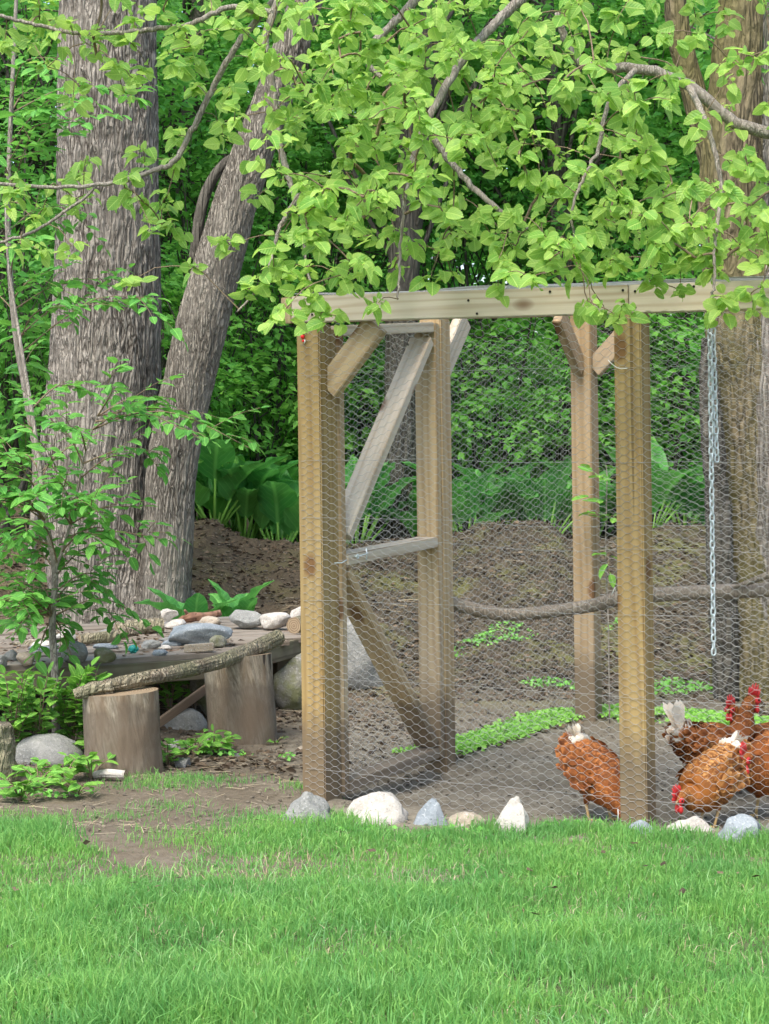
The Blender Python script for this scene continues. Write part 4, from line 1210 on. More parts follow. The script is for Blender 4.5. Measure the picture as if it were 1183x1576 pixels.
def hen(label, px, d, yaw, pose, fmat, seed, sc=1.0, wtail=True, tailup=55, tl=.115):
    r = np.random.default_rng(seed)
    x0 = (px - 591.5) / F * d
    z0 = float(gz(x0, d))
    rt_ = root('hen', (x0, d, z0), label, 'hen', 'brown hens in the run')
    cy, sy = math.cos(R(yaw)), math.sin(R(yaw))
    def Wd(Q):
        Q = np.asarray(Q, float) * sc
        return np.stack([Q[..., 0] * cy - Q[..., 1] * sy + x0, Q[..., 0] * sy + Q[..., 1] * cy + d, Q[..., 2] + z0], -1)
    S = np.array(pose)
    m = 70
    C, ry = resample(np.stack([S[:, 0], 0 * S[:, 0], S[:, 1]], -1), S[:, 2], m); rz = resample(np.stack([S[:, 0], 0 * S[:, 0], S[:, 1]], -1), S[:, 3], m)[1]
    T = np.gradient(C, axis=0); T /= np.linalg.norm(T, axis=1, keepdims=True)
    n = 32; th = np.linspace(0, 2 * np.pi, n, endpoint=False)
    # keep mid-body sections upright, follow the neck further on
    ups = np.stack([-T[:, 2], 0 * T[:, 0], T[:, 0]], -1)
    def surf(i, t, k=1.0):
        c = C[i]; s = np.stack([0 * t, np.sin(t), 0 * t], -1) * (ry[i] * k)[..., None] if np.ndim(i) else None
        return c + s + ups[i] * (np.cos(t) * rz[i] * k)[..., None]
    I, J = np.meshgrid(np.arange(m), th, indexing='ij')
    B = surf(I, J)
    B = B * (1 + .012 * fbm(B * 25 + seed, 3))[..., None]
    i, j = np.meshgrid(np.arange(m - 1), np.arange(n), indexing='ij')
    a = i * n + j; b = i * n + (j + 1) % n
    V = np.vstack([B.reshape(-1, 3), C[:1], C[-1:]]); jj = np.arange(n); c0 = m * n
    fs = [np.stack([a, b, b + n, a + n], -1).reshape(-1, 4), np.stack([np.full(n, c0), (jj + 1) % n, jj], -1), np.stack([np.full(n, c0 + 1), (m - 1) * n + jj, (m - 1) * n + (jj + 1) % n], -1)]
    obj('body', Wd(V), fs, M[fmat], rt_)
    # plumage: overlapping small feathers, roots towards the head
    fV = np.array([(0, 0, 0), (.35, -.26, .02), (.8, -.28, 0), (1, 0, -.03), (.8, .28, 0), (.35, .26, .02), (.55, 0, .07)], float)
    fF = [np.array([(0, 1, 6), (1, 2, 6), (2, 3, 6), (3, 4, 6), (4, 5, 6), (5, 0, 6)])]
    def coat(k, i0, i1, size, lift, thr=(0, 2 * np.pi), mat=fmat, name='plumage'):
        ii_ = r.uniform(i0, i1, k); tt = r.uniform(*thr, k)
        ia = ii_.astype(int)
        p = surf(ia, tt, 1.0)
        nrm = p - C[ia]; nrm /= np.linalg.norm(nrm, axis=1, keepdims=True)
        back = -T[ia] + np.stack([0 * tt, 0 * tt, -.25 * np.abs(np.sin(tt))], -1)
        back = back - nrm * np.sum(back * nrm, 1, keepdims=True)
        back /= np.linalg.norm(back, axis=1, keepdims=True)
        s = size * r.uniform(.75, 1.25, k) * (.55 + .45 * np.clip(ry[ia] / .08, 0, 1))
        Mx = orient(p + nrm * .001, back + nrm * lift, nrm + r.normal(size=(k, 3)) * .12, s)
        Vv, ff = scatter(fV, fF, Mx)
        o = obj(name, Wd(Vv), ff, M[mat], rt_, False, att=np.tile(fV, (k, 1)))
        tag(o, kind='stuff')
    coat(2600, 3, 47, .027, .20)
    coat(1300, 40, 60, .018, .16, name='neck_feathers' if False else 'hackle')
    if wtail: coat(130, 0, 7, .04, .5, mat='feather_white', name='tail_cover')
    # wings
    for sgn in (-1, 1):
        ii_, jj_ = np.meshgrid(np.linspace(0, 1, 12), np.linspace(-1, 1, 7), indexing='ij')
        c_i = (S[4, 0] + .03 - ii_ * .175); idx = np.interp(c_i[::-1, 0], C[:50, 0], np.arange(50))[::-1]
        ia = np.clip(idx.astype(int), 0, m - 1)[:, None] + 0 * jj_.astype(int)
        wd = np.sin(np.pi * np.clip(ii_ * .85 + .12, 0, 1)) ** .6
        tt = sgn * (np.pi * .5 - .12 - jj_ * .62 * wd - .2 * ii_)
        p = surf(ia, tt, 1.0) + np.stack([0 * tt, sgn * .010 * np.ones_like(tt), 0 * tt], -1)
        p[..., 1] *= 1.03
        k1, k2 = p.shape[:2]
        a_, b_ = np.meshgrid(np.arange(k1 - 1), np.arange(k2 - 1), indexing='ij')
        q = np.stack([a_ * k2 + b_, (a_ + 1) * k2 + b_, (a_ + 1) * k2 + b_ + 1, a_ * k2 + b_ + 1], -1).reshape(-1, 4)
        wing = obj('wing', Wd(p.reshape(-1, 3)), [q], M[fmat], rt_)
        pk = p.reshape(-1, 3)[r.choice(k1 * k2, 150)] + r.normal(size=(150, 3)) * .006
        nr = np.tile([0, sgn * 1.0, .25], (150, 1)) + r.normal(size=(150, 3)) * .1
        bk = np.tile([-1, 0, -.15], (150, 1)) + r.normal(size=(150, 3)) * .1
        bk[:, 2] += (T[15, 2]) * -1.0
        Vv, ff = scatter(fV * [1.3, .8, 1], fF, orient(pk + nr * .004, bk, nr, .038 * r.uniform(.8, 1.4, 150)))
        tag(obj('wing_feather_mass', Wd(Vv), ff, M[fmat], wing, False, att=np.tile(fV, (150, 1))), kind='stuff')
    # tail fan
    k = 22
    tb = C[3]
    for q_ in range(k):
        f = (q_ / (k - 1) - .5)
        el_ = R(tailup + 22 * (1 - abs(f) * 2) + r.uniform(-6, 6))
        dirv = np.array([-math.cos(el_), f * .55, math.sin(el_)])
        Vt = fV * [1, .50, .6]
        Mx = orient((tb + np.array([0, f * .03, 0]))[None], dirv[None], np.array([[0, 1.0, .0]]) * (1 if f < 0 else -1) + np.array([[.3, 0, .2]]), np.array([tl * r.uniform(.75, 1.1)]))
        Vv, ff = scatter(Vt, fF, Mx)
        obj('tail_feather', Wd(Vv), ff, M['feather_white'] if (wtail or q_ % 3 == 0) else M[fmat], rt_, False)
    # head: beak, comb, wattles, eyes
    h = C[-8]; t = T[-4]; u_ = ups[-6]
    hd = C[-7]
    fw = T[-3]; fw = fw / np.linalg.norm(fw); upv = np.array([-fw[2], 0, fw[0]])
    tip = C[-1]
    V, fs = tube(np.array([tip - fw * .010, tip + fw * .004, tip + fw * .014 - upv * .004]), [.0085, .006, .0012], 8)
    obj('beak', Wd(V), fs, M['beak'], rt_)
    nC = 22
    out = []
    for s in np.linspace(0, 1, nC):
        bx = .016 - s * .046
        hgt = (.010 + .026 * math.sin(math.pi * min(1, s * .8 + .12))) * (1.0 + .32 * math.sin(s * 2 * math.pi * 4.5))
        out.append((hd + fw * bx + upv * .012, hd + fw * (bx - .006 * s) + upv * (.018 + hgt)))
    V = []
    for lo_, hi_ in out:
        for y_ in (-.0028, .0028): V.append(lo_ + np.array([0, y_, 0]))
        for y_ in (.0016, -.0016): V.append(hi_ + np.array([0, y_, 0]))
    F4 = []
    for i_ in range(nC - 1):
        for j_ in range(4): F4.append((i_ * 4 + j_, i_ * 4 + (j_ + 1) % 4, (i_ + 1) * 4 + (j_ + 1) % 4, (i_ + 1) * 4 + j_))
    F4 += [(0, 1, 2, 3), ((nC - 1) * 4 + 3, (nC - 1) * 4 + 2, (nC - 1) * 4 + 1, (nC - 1) * 4)]
    obj('comb', Wd(np.array(V)), [np.array(F4)], M['comb'], rt_)
    for sg in (-1, 1):
        c = hd + fw * .012 - upv * .018 + np.array([0, sg * .009, 0])
        down = np.array([0, 0, -1.0])
        V, fs = tube(np.array([c + upv * .006, c + down * .008, c + down * .020, c + down * .029]), [.004, .008, .0095, .003], 10)
        obj('wattle', Wd(V), fs, M['comb'], rt_)
        V, fs = rock_geo((.030, .010, .026), 3, .1, 2, .03)
        obj('face_patch', Wd(V + hd + fw * .004 + np.array([0, sg * .0165, 0])), fs, M['comb'], rt_)
        V, fs = rock_geo((.008, .006, .008), 3, .1, 2, .0)
        obj('eye', Wd(V + hd + fw * .006 + upv * .003 + np.array([0, sg * .0215, 0])), fs, M['eye'], rt_)
    # legs
    for sg in (-1, 1):
        hip = np.array([.0 + .01 * sg, sg * .040, .13]); hock = np.array([-.018 + .01 * sg, sg * .042, .065]); ft = np.array([.006 + .015 * sg, sg * .044, .006])
        V, fs = tube(np.array([hip, hip * .5 + hock * .5, hock]), [.030, .020, .009], 10)
        lg = obj('thigh', Wd(V), fs, M[fmat], rt_)
        mb = MB(); mb.tube([hock, hock * .5 + ft * .5, ft], [.0065, .005, .0055], 8)
        for a_ in (-32, 0, 32, 180):
            l_ = .035 if a_ != 180 else .018
            dv = np.array([math.cos(R(a_)), math.sin(R(a_)), 0])
            mb.tube([ft, ft + dv * l_ * .6 + (0, 0, .001), ft + dv * l_ + (0, 0, -.004)], [.0045, .0035, .0015], 6)
        V, fs = mb.data(); obj('foot', Wd(V), fs, M['leg'], rt_)
    return rt_
hen('rust brown hen bending to peck the ground, left of the golden post, cream tail up', 922, 6.34, -52, FEED, 'feather_rust', 1, .86, tailup=62, tl=.075)
hen('rust hen seen from the side with a tall cream tail, right of the golden post', 1100, 6.80, 20, STAND, 'feather_rust', 2, .93, tailup=66, tl=.115)
hen('golden speckled hen with its head tucked low, in front of the other three', 1090, 6.26, 222, TUCK, 'feather_gold', 3, .86, wtail=True, tailup=38, tl=.08)
hen('dark rust hen at the right edge facing the camera with lowered red wattles', 1180, 6.42, 236, LOW, 'feather_rust', 4, .98, wtail=False, tailup=40)
hen('rust hen farthest back, only its red face and neck rising behind the others', 1168, 6.95, 215, STAND, 'feather_rust', 5, .84, wtail=False, tailup=40)

# ------------------------------------------------------------------ fruit tree: branches hanging into the picture
DG = ["365356658589777765543443", "455546667869766767666332", "234544456889998877765434", "333433336889999865577544", "222333325778988864677655",
      "554553314889665766668767", "334333114898766578888889", "332243103788855888889999", "112132005786334778765787", "000000014543100011650564"]
ft_base = np.array([2.15, 5.3, 0.0])
ft = root('fruit_tree', ft_base, 'fruit tree with bright yellow-green leaves hanging over the front beam of the run', 'tree')
V, fs = trunk_geo([(2.15, 5.3, -.1), (2.12, 5.32, .8), (2.0, 5.4, 1.6), (1.8, 5.5, 2.4), (1.4, 5.6, 3.0)], [.13, .11, .10, .085, .06], 60, 160, .005, 30, .3, flare=.2, seed=9)
obj('trunk', V, fs, M['bark_branch'], ft)
hub = (1.8, 5.5, 2.4); hub2 = (1.4, 5.6, 3.0)
BR = [
 [hub, at(1400, -60, 5.9), at(1240, 180, 6.0), at(1140, 192, 6.0), at(1060, 132, 6.0), at(980, 105, 6.0), at(905, 102, 6.05), at(872, 62, 6.1), at(858, 20, 6.1)],
 [hub2, at(1050, -230, 5.9), at(860, -60, 5.95), at(790, 10, 5.95), at(740, 60, 5.9), at(700, 110, 5.8), at(655, 190, 5.7), at(630, 260, 5.7)],
 [at(668, 215, 5.72), at(690, 245, 5.7), at(730, 290, 5.65), at(770, 325, 5.6), at(812, 352, 5.6)],
 [hub2, at(1050, -330, 5.7), at(760, -140, 5.7), at(640, 0, 5.7), at(600, 40, 5.7), at(565, 80, 5.7), at(572, 105, 5.7), at(590, 122, 5.7)],
 [hub2, at(900, -420, 6.2), at(560, -200, 6.2), at(420, 20, 6.1), at(418, 120, 6.1), at(426, 190, 6.1), at(440, 262, 6.05), at(462, 330, 6.0), at(470, 400, 5.95)],
 [at(560, -200, 6.2), at(430, -10, 6.15), at(370, 60, 6.15), at(330, 130, 6.2), at(300, 190, 6.2), at(270, 245, 6.2), at(240, 262, 6.2), at(170, 282, 6.2), at(90, 288, 6.2), at(-20, 284, 6.2), at(-120, 300, 6.2)],
 [at(420, 20, 6.1), at(350, 12, 6.1), at(290, 38, 6.1), at(230, 45, 6.1), at(140, 52, 6.1), at(60, 40, 6.1), at(0, 25, 6.1), at(-80, 20, 6.1)],
 [at(110, 318, 6.2), at(60, 352, 6.2), at(0, 372, 6.2), at(-60, 380, 6.2)],
 [at(980, 105, 6.0), at(940, 150, 5.9), at(920, 230, 5.8), at(900, 270, 5.75), at(880, 330, 5.7), at(890, 400, 5.65)],
 [at(1060, 132, 6.0), at(1090, 200, 5.8), at(1110, 290, 5.7), at(1100, 370, 5.6), at(1100, 430, 5.55), at(1095, 465, 5.55)],
 [at(460, 300, 6.0), at(430, 350, 5.9), at(415, 410, 5.8), at(400, 440, 5.8), at(365, 480, 5.8)],
 [at(470, 400, 5.95), at(478, 440, 5.85), at(480, 480, 5.8)],
 [at(630, 260, 5.7), at(620, 330, 5.6), at(615, 400, 5.6), at(612, 460, 5.55)],
]
RD = [[.05, .03, .022, .019, .018, .016, .015, .013, .010], [.04, .024, .018, .016, .014, .013, .011, .009], [.010, .010, .009, .007, .005], [.035, .022, .018, .014, .012, .010, .008, .006],
      [.035, .022, .017, .013, .011, .010, .010, .007, .004], [.017, .011, .010, .010, .010, .009, .008, .007, .006, .006, .005], [.013, .009, .008, .008, .007, .006, .006, .005],
      [.005, .005, .005, .004], [.010, .008, .006, .005, .004, .003], [.012, .008, .007, .005, .004, .003], [.008, .006, .005, .004, .003], [.005, .004, .003], [.007, .005, .004, .003]]
nodes = []
for k, (b, r) in enumerate(zip(BR, RD)):
    P, rr_ = resample(b, r, len(b) * 7)
    P[3:-1] += rng.normal(size=P[3:-1].shape) * .0018
    obj('branch', *tube(P, rr_, 9), M['bark_branch'], ft)
    nodes += list(P[6:])
obj('branch', *tube(*resample([at(150, 283, 6.2), at(130, 305, 6.2), at(110, 318, 6.2)], [.005] * 3, 8), 6), M['bark_branch'], ft)
# leaf clusters where the photo has them, joined to the branches by twigs
r_ = np.random.default_rng(77)
tg = []
for iy, rowd in enumerate(DG):
    for ix, ch_ in enumerate(rowd):
        lam = 3.6 * (int(ch_) / 9) ** 1.5
        for _ in range(int(lam) + (r_.random() < lam % 1)):
            px, py = (ix + r_.random()) * 49.3, (iy + r_.random()) * 50
            if iy >= 8: d = r_.uniform(5.35, 5.85)
            elif ix < 7: d = r_.uniform(5.95, 6.5)
            else: d = r_.uniform(5.3, 6.35)
            tg.append(at(px, py - 8, d))
            if r_.random() < .45: tg.append(tg[-1] + r_.normal(size=3) * (.035, .06, .03))
for _ in range(150):      # beyond the frame edges and above
    tg.append(at(r_.uniform(-200, 1400), r_.uniform(-330, 0), r_.uniform(5.4, 6.4)))
for _ in range(60):
    tg.append(at(r_.uniform(1183, 1420), r_.uniform(0, 440), r_.uniform(5.4, 6.2)))
tg = np.array(tg); nd = np.array(nodes)
par_pos = np.array(nd); done = np.zeros(len(tg), bool)
best = np.full(len(tg), 1e9); bi = np.zeros(len(tg), int)
D = np.linalg.norm(tg[:, None] - nd[None], axis=2); best = D.min(1); bi = D.argmin(1)
pts = list(nd); parent = {}
load = {}
while not done.all():
    k = np.argmin(np.where(done, 1e9, best)); done[k] = True
    parent[len(pts)] = int(bi[k]); pts.append(tg[k])
    idx = len(pts) - 1
    dd = np.linalg.norm(tg - tg[k], axis=1) * 1.15
    m_ = dd < best; best[m_] = dd[m_]; bi[m_] = idx
load = np.zeros(len(pts)); load[len(nd):] = 1
for i in range(len(pts) - 1, len(nd) - 1, -1): load[parent[i]] += load[i]
tw = MB()
for i in range(len(nd), len(pts)):
    a, b = pts[parent[i]], pts[i]
    L = np.linalg.norm(b - a)
    mid = (a + b) / 2 + np.array([0, 0, .10 * L]) + r_.normal(size=3) * .035 * L
    mid2 = a * .25 + b * .75 + np.array([0, 0, .06 * L]) + r_.normal(size=3) * .025 * L
    ra = .0009 + .00055 * load[i] ** .5
    P, r = resample([a, mid, mid2, b], [ra * 1.15, ra, ra, ra * .85], max(5, int(L / .03)))
    tw.tube(P, r, 5, False)
V, fs = tw.data(); tag(obj('twig_growth', V, fs, M['twig'], ft), kind='stuff')
LP = [leaf_proto(1, W, dr, fo, 7, tw_, wv, .16) for W, dr, fo, tw_, wv in ((.80, .25, .10, .85, .012), (.74, .38, .16, .8, .02), (.86, .12, .06, .9, .015), (.70, .45, .22, .85, .02))]
pos, dr, upn, sc, pv = [], [], [], [], []
for c in tg:
    k = r_.integers(5, 9)
    ax = r_.normal(size=3) * .5 + np.array([0, -.35, -.2])
    for q_ in range(k):
        a = q_ * 2.4 + r_.random() * .8
        v = np.array([math.cos(a), math.sin(a) * .9, 0]) + ax * .5 + np.array([0, 0, r_.uniform(-.9, .25)])
        pos.append(c + r_.normal(size=3) * .012); dr.append(v)
        upn.append(np.array([0, -.6, .7]) + r_.normal(size=3) * .5); sc.append(r_.uniform(.024, .060) * (1.0 if q_ < 5 else .7)); pv.append(r_.integers(0, 4))
    for q_ in range(4):
        pos.append(c + r_.normal(size=3) * .008); dr.append(r_.normal(size=3) + (0, -.2, .4)); upn.append(np.array([0, -.7, .5]) + r_.normal(size=3) * .6); sc.append(r_.uniform(.010, .022)); pv.append(r_.integers(0, 4))
pos, dr, upn, sc, pv = map(np.array, (pos, dr, upn, sc, pv))
Mx = orient(pos, dr, upn, sc)
pxs = 591.5 + F * pos[:, 0] / pos[:, 1]; pys = 700 - F * (pos[:, 2] - EYE) / pos[:, 1]
vis = (pxs > 0) & (pxs < 1183) & (pys > 0) & (pys < 520)
key = np.where(vis, sc / pos[:, 1], 0)
order = np.argsort(-key); single = set(order[:300].tolist())
lme = [mk_mesh('leaf', p[0], p[1], M['leaf_bright'], att=p[0]) for p in LP]
for i in order[:300]: link('leaf', lme[pv[i]], ft, Matrix(Mx[i].tolist()))
mb = MB(); ats = []
rest = np.array([i for i in range(len(pos)) if i not in single])
for v in range(4):
    s = rest[pv[rest] == v]; V, fs = scatter(LP[v][0], LP[v][1], Mx[s]); mb.add(V, fs); ats.append(np.tile(LP[v][0], (len(s), 1)))
V, fs = mb.data(); tag(obj('foliage', V, fs, M['leaf_bright'], ft, att=np.vstack(ats)), kind='stuff')

# ------------------------------------------------------------------ saplings and leafy plants with countable leaves
SP = [leaf_proto(1, W, dr, fo, 6, .9, wv, .12) for W, dr, fo, wv in ((.56, .15, .12, .01), (.60, .28, .18, .01), (.52, .08, .08, .015))]
sme = [mk_mesh('leaf', p[0], p[1], M['leaf_sap'], att=p[0]) for p in SP]
wme = [mk_mesh('leaf', p[0], p[1], M['leaf_weed'], att=p[0]) for p in SP]
def leafy(rt_, stems, twigs, leafs, seed, meshes=sme, protos=SP, mat='leaf_sap', lsz=(.045, .078), gap=.034, cap=300, bark='bark_branch', upb=(0, -.15, 1)):
    """stems/twigs: lists of (points, r0, r1); leaves sit in pairs along twigs"""
    r = np.random.default_rng(seed)
    for P, a, b in stems:
        P, rr_ = resample(P, np.linspace(a, b, len(P)), len(P) * 7); obj('stem', *tube(P, rr_, 9), M[bark], rt_)
    mb = MB(); pos, dr, upn, sc = [], [], [], []
    for P, a, b in twigs:
        P, rr_ = resample(P, np.linspace(a, b, len(P)), 16); mb.tube(P, rr_, 5, False)
        L = np.linalg.norm(np.diff(P, axis=0), axis=1).sum(); nl = max(3, int(L / gap)); side = 1
        for k in range(nl + 1):
            f = .22 + .78 * k / nl; i = min(14, int(f * 15)); p = P[i] + (P[i + 1] - P[i]) * (f * 15 - i)
            t = P[i + 1] - P[i]; t /= np.linalg.norm(t) + 1e-9
            s = np.cross(t, (0, 0, 1)); s /= np.linalg.norm(s) + 1e-9
            v = t * r.uniform(.3, .9) + s * side * (1 if k < nl else .1) + np.array([0, 0, r.uniform(-.35, .1)]); side = -side
            pos.append(p); dr.append(v); upn.append(np.array(upb) + r.normal(size=3) * .28); sc.append(r.uniform(*lsz) * (.75 + .25 * math.sin(math.pi * f)))
    V, fs = mb.data(); tag(obj('twig_growth', V, fs, M['twig'], rt_), kind='stuff')
    pos, dr, upn, sc = map(np.array, (pos, dr, upn, sc)); Mx = orient(pos, dr, upn, sc)
    key = sc / pos[:, 1] * (np.abs(pos[:, 0] / pos[:, 1]) < .2); order = np.argsort(-key); pv = r.integers(0, len(protos), len(pos))
    for i in order[:cap]: link('leaf', meshes[pv[i]], rt_, Matrix(Mx[i].tolist()))
    rest = order[cap:]
    if len(rest):
        mb = MB(); ats = []
        for v in range(len(protos)):
            s = rest[pv[rest] == v]
            if len(s): mb.add(*scatter(protos[v][0], protos[v][1], Mx[s])); ats.append(np.tile(protos[v][0], (len(s), 1)))
        V, fs = mb.data(); tag(obj('foliage', V, fs, M[mat], rt_, att=np.vstack(ats)), kind='stuff')
def branchy(stem_pts, targets, r, sub=3, a=.004, spread=.10, droop=.03):
    tw_ = []
    for t in targets:
        t = np.asarray(t, float)
        D = [np.linalg.norm(np.array(s) - t - np.array([0, 0, -.12])) for s in stem_pts]; s = np.array(stem_pts[int(np.argmin(D))])
        L = np.linalg.norm(t - s)
        m1 = s + (t - s) * .5 + np.array([0, 0, .12 * L]) + r.normal(size=3) * .05 * L
        tw_.append(([s, m1, t], a, .0012))
        for _ in range(sub):
            f = r.uniform(.3, .9); q_ = s + (t - s) * f + np.array([0, 0, .12 * L * 4 * f * (1 - f)])
            e_ = q_ + (t - s) / (L + 1e-9) * spread * r.uniform(.5, 1.2) + r.normal(size=3) * spread * .55 + np.array([0, 0, -droop])
            tw_.append(([q_, (q_ + e_) / 2 + (0, 0, .01), e_], .0018, .0009))
    return tw_
sb = gpt(86, 1150); sb[1] = 7.62; sb[0] = (86 - 591.5) / F * 7.62; sb[2] = float(gz(sb[0], sb[1]))
sap = root('sapling', sb, 'leafy green sapling growing in front of the left end of the platform', 'sapling')
r_ = np.random.default_rng(31)
st = [sb - (0, 0, .05), at(84, 1040, 7.62), at(80, 960, 7.65), at(84, 880, 7.7), at(70, 800, 7.75), at(62, 730, 7.8), at(50, 640, 7.85), at(30, 520, 7.9), at(12, 400, 7.95), at(8, 300, 8.0)]
st2 = [at(84, 880, 7.7), at(110, 800, 7.7), at(130, 700, 7.65), at(150, 640, 7.65)]
Pst, _ = resample(st, np.ones(len(st)), 60); Pst2, _ = resample(st2, np.ones(4), 14)
allst = list(Pst[14:]) + list(Pst2)
T_ = [(330, 660), (385, 690), (258, 612), (255, 830), (240, 968), (170, 590), (300, 672), (215, 640), (130, 600), (250, 700), (190, 700), (60, 620), (20, 700), (120, 780), (180, 820),
      (20, 800), (-20, 760), (40, 880), (10, 920), (140, 900), (100, 950), (60, 1000), (130, 850), (220, 780), (90, 700), (0, 850), (-30, 900), (50, 760), (150, 760), (110, 1010), (20, 980), (170, 880), (75, 930)]
tgs = [at(x, y, r_.uniform(7.3, 8.15)) for x, y in T_] + [at(r_.uniform(-70, 170), r_.uniform(640, 950), r_.uniform(7.3, 8.1)) for _ in range(30)]
leafy(sap, [(st, .017, .004), (st2, .007, .002)], branchy(allst, tgs, r_, 3, .004, .11), None, 32, lsz=(.045, .08), gap=.036)
# tall thin sapling behind it with upper-left sprays
b2 = np.array([(30 - 591.5) / F * 9.4, 9.4, 0]); b2[2] = float(gz(b2[0], 9.4))
s2 = root('sapling', b2, 'tall slender sapling behind the platform, its leafy sprays crossing the thick trunk near the top', 'sapling')
st = [b2, at(55, 740, 9.4), at(42, 620, 9.4), at(22, 500, 9.4), at(12, 330, 9.4), at(20, 100, 9.4), at(30, -100, 9.4)]
Pst, _ = resample(st, np.ones(len(st)), 60)
T_ = [(60, 150), (130, 190), (90, 230), (30, 260), (140, 330), (180, 430), (60, 420), (20, 380), (60, 500), (120, 470), (-20, 200), (30, 60), (100, 90), (180, 470), (240, 460), (130, 160), (70, 320), (220, 155), (-20, 450), (40, 560)]
leafy(s2, [(st, .022, .008)], branchy(list(Pst[8:]), [at(x, y, r_.uniform(8.9, 9.9)) for x, y in T_], r_, 4, .004, .15), None, 33, lsz=(.055, .10), gap=.045, cap=260)
# thin plant inside the run beside the far post
b3 = gpt(932, 1000); b3 = np.array([(938 - 591.5) / F * 8.5, 8.5, 0.0])
s3 = root('seedling', b3, 'thin seedling with pale green leaves growing right of the far post', 'seedling')
st = [b3, at(936, 960, 8.48), at(932, 850, 8.48), at(934, 740, 8.48), at(932, 715, 8.48)]
Pst, _ = resample(st, np.ones(len(st)), 30)
leafy(s3, [(st, .004, .002)], [([at(933, y, 8.48), at((933 + x) / 2, y - 6, 8.46), at(x, y2, 8.44)], .0015, .0008) for y, x, y2 in ((740, 960, 732), (738, 908, 722), (770, 962, 775), (775, 902, 765), (800, 950, 800), (860, 938, 880), (800, 916, 790))], None, 34, lsz=(.07, .10), gap=.12, meshes=wme, mat='leaf_weed')
# leafy weeds in front of the boulder and round the stumps
WD = [(60, 1215, 'broad-leaved weed in front of the grey boulder, leftmost'), (100, 1205, 'broad-leaved weed before the middle of the grey boulder'), (140, 1200, 'weed with large pale leaves between the boulder and the near stump'),
      (118, 1228, 'low weed in front of the boulder weeds, nearest the lawn'), (30, 1235, 'small weed beside the log end at the left edge'), (152, 1170, 'upright yellow-green weed at the left foot of the near stump'),
      (258, 1180, 'small weed tucked right of the near stump'), (300, 1165, 'low weed between the two stumps'), (330, 1160, 'low weed at the left foot of the far stump'),
      (20, 1110, 'bushy leafy plant at the left edge below the platform'), (60, 1105, 'leafy plant under the platform at the sapling foot'), (110, 1125, 'leafy plant above the boulder, left of the near stump'),
      (262, 1110, 'green plant growing under the bench log beside the near stump'), (300, 1095, 'green plant behind the reddish plank under the platform'), (140, 1145, 'leafy plant against the near stump on its left'),
      (425, 1145, 'tiny weed on the dirt right of the far stump'), (395, 1140, 'tiny weed at the right foot of the far stump')]
for k, (px, py, lab) in enumerate(WD):
    r2 = np.random.default_rng(500 + k)
    b = gpt(px, py); tall = .20 if 1090 < py < 1150 and px < 310 else .07
    if tall > .1 and px < 160:
        dd = 7.35 + .1 * (k % 3); b = np.array([(px - 591.5) / F * dd, dd, 0]); b[2] = float(gz(b[0], dd)); tall = .26
    if px > 380: tall = .03
    w_ = root('weed', b, lab, 'plant')
    ns = (13 if tall > .22 else 7) if px < 380 else 3
    tws = []
    for q_ in range(ns):
        a = r2.uniform(0, 6.28); h = tall * r2.uniform(.6, 1.3); sp = r2.uniform(.03, .09) * (1 if px < 380 else .4)
        t = b + np.array([math.cos(a) * sp, math.sin(a) * sp, h]); tws.append(([b, (b + t) / 2 + (0, 0, h * .2), t], .003, .0015))
    leafy(w_, [([b - (0, 0, .02), b + (0, 0, tall * .6)], .004, .002)], tws, None, 600 + k, lsz=(.04, .075) if px < 380 else (.02, .03), gap=.026, meshes=wme, mat='leaf_weed')

# ------------------------------------------------------------------ grass
def edge_px(px):
    return np.interp(px, [-400, 0, 60, 100, 150, 200, 260, 330, 370, 420, 470, 530, 620, 700, 800, 960, 1100, 1200, 1600], [1276, 1283, 1292, 1310, 1325, 1331, 1332, 1324, 1308, 1296, 1290, 1288, 1294, 1300, 1302, 1306, 1312, 1316, 1325])
def blades(x, y, h, w, seed, mat='grass', lean=.45):
    r = np.random.default_rng(seed); n = len(x)
    a = r.uniform(0, 2 * np.pi, n); z = gz(x, y) - .004
    ld = r.uniform(0, 2 * np.pi, n); lm = np.abs(r.normal(size=n)) * lean + .1
    dx, dy = np.cos(ld) * lm, np.sin(ld) * lm
    ca, sa = np.cos(a) * w / 2, np.sin(a) * w / 2
    b = np.stack([x, y, z], -1)
    m = b + np.stack([dx * h * .28, dy * h * .28, h * .58], -1)
    t = b + np.stack([dx * h * .95, dy * h * .95, h * (1 - .25 * np.minimum(lm, 1.5))], -1)
    s = np.stack([ca, sa, 0 * ca], -1)
    V = np.stack([b - s, b + s, m + s * .85, m - s * .85, t], 1).reshape(-1, 3)
    k = (np.arange(n) * 5)[:, None, None]
    return V, [(np.array([[0, 1, 2, 3]])[None] + k).reshape(-1, 4), (np.array([[3, 2, 4]])[None] + k).reshape(-1, 3)]
def lawn_pts(n, x0, x1, y0, y1, seed):
    r = np.random.default_rng(seed)
    x = r.uniform(x0, x1, n); y = r.uniform(y0, y1, n)
    px = 591.5 + F * x / y; py = 700 + F * EYE / y
    e_ = edge_px(px) + 22 * noise(np.stack([x * 6, y * 9, 0 * x], -1)) + 8 * noise(np.stack([x * 30, y * 30, 0 * x], -1))
    u, s = plan(x, y)
    k = (py > e_ + r.normal(size=n) * 5) & ((u < -.1) | (s < -.10))
    return x[k], y[k]
mb = MB()
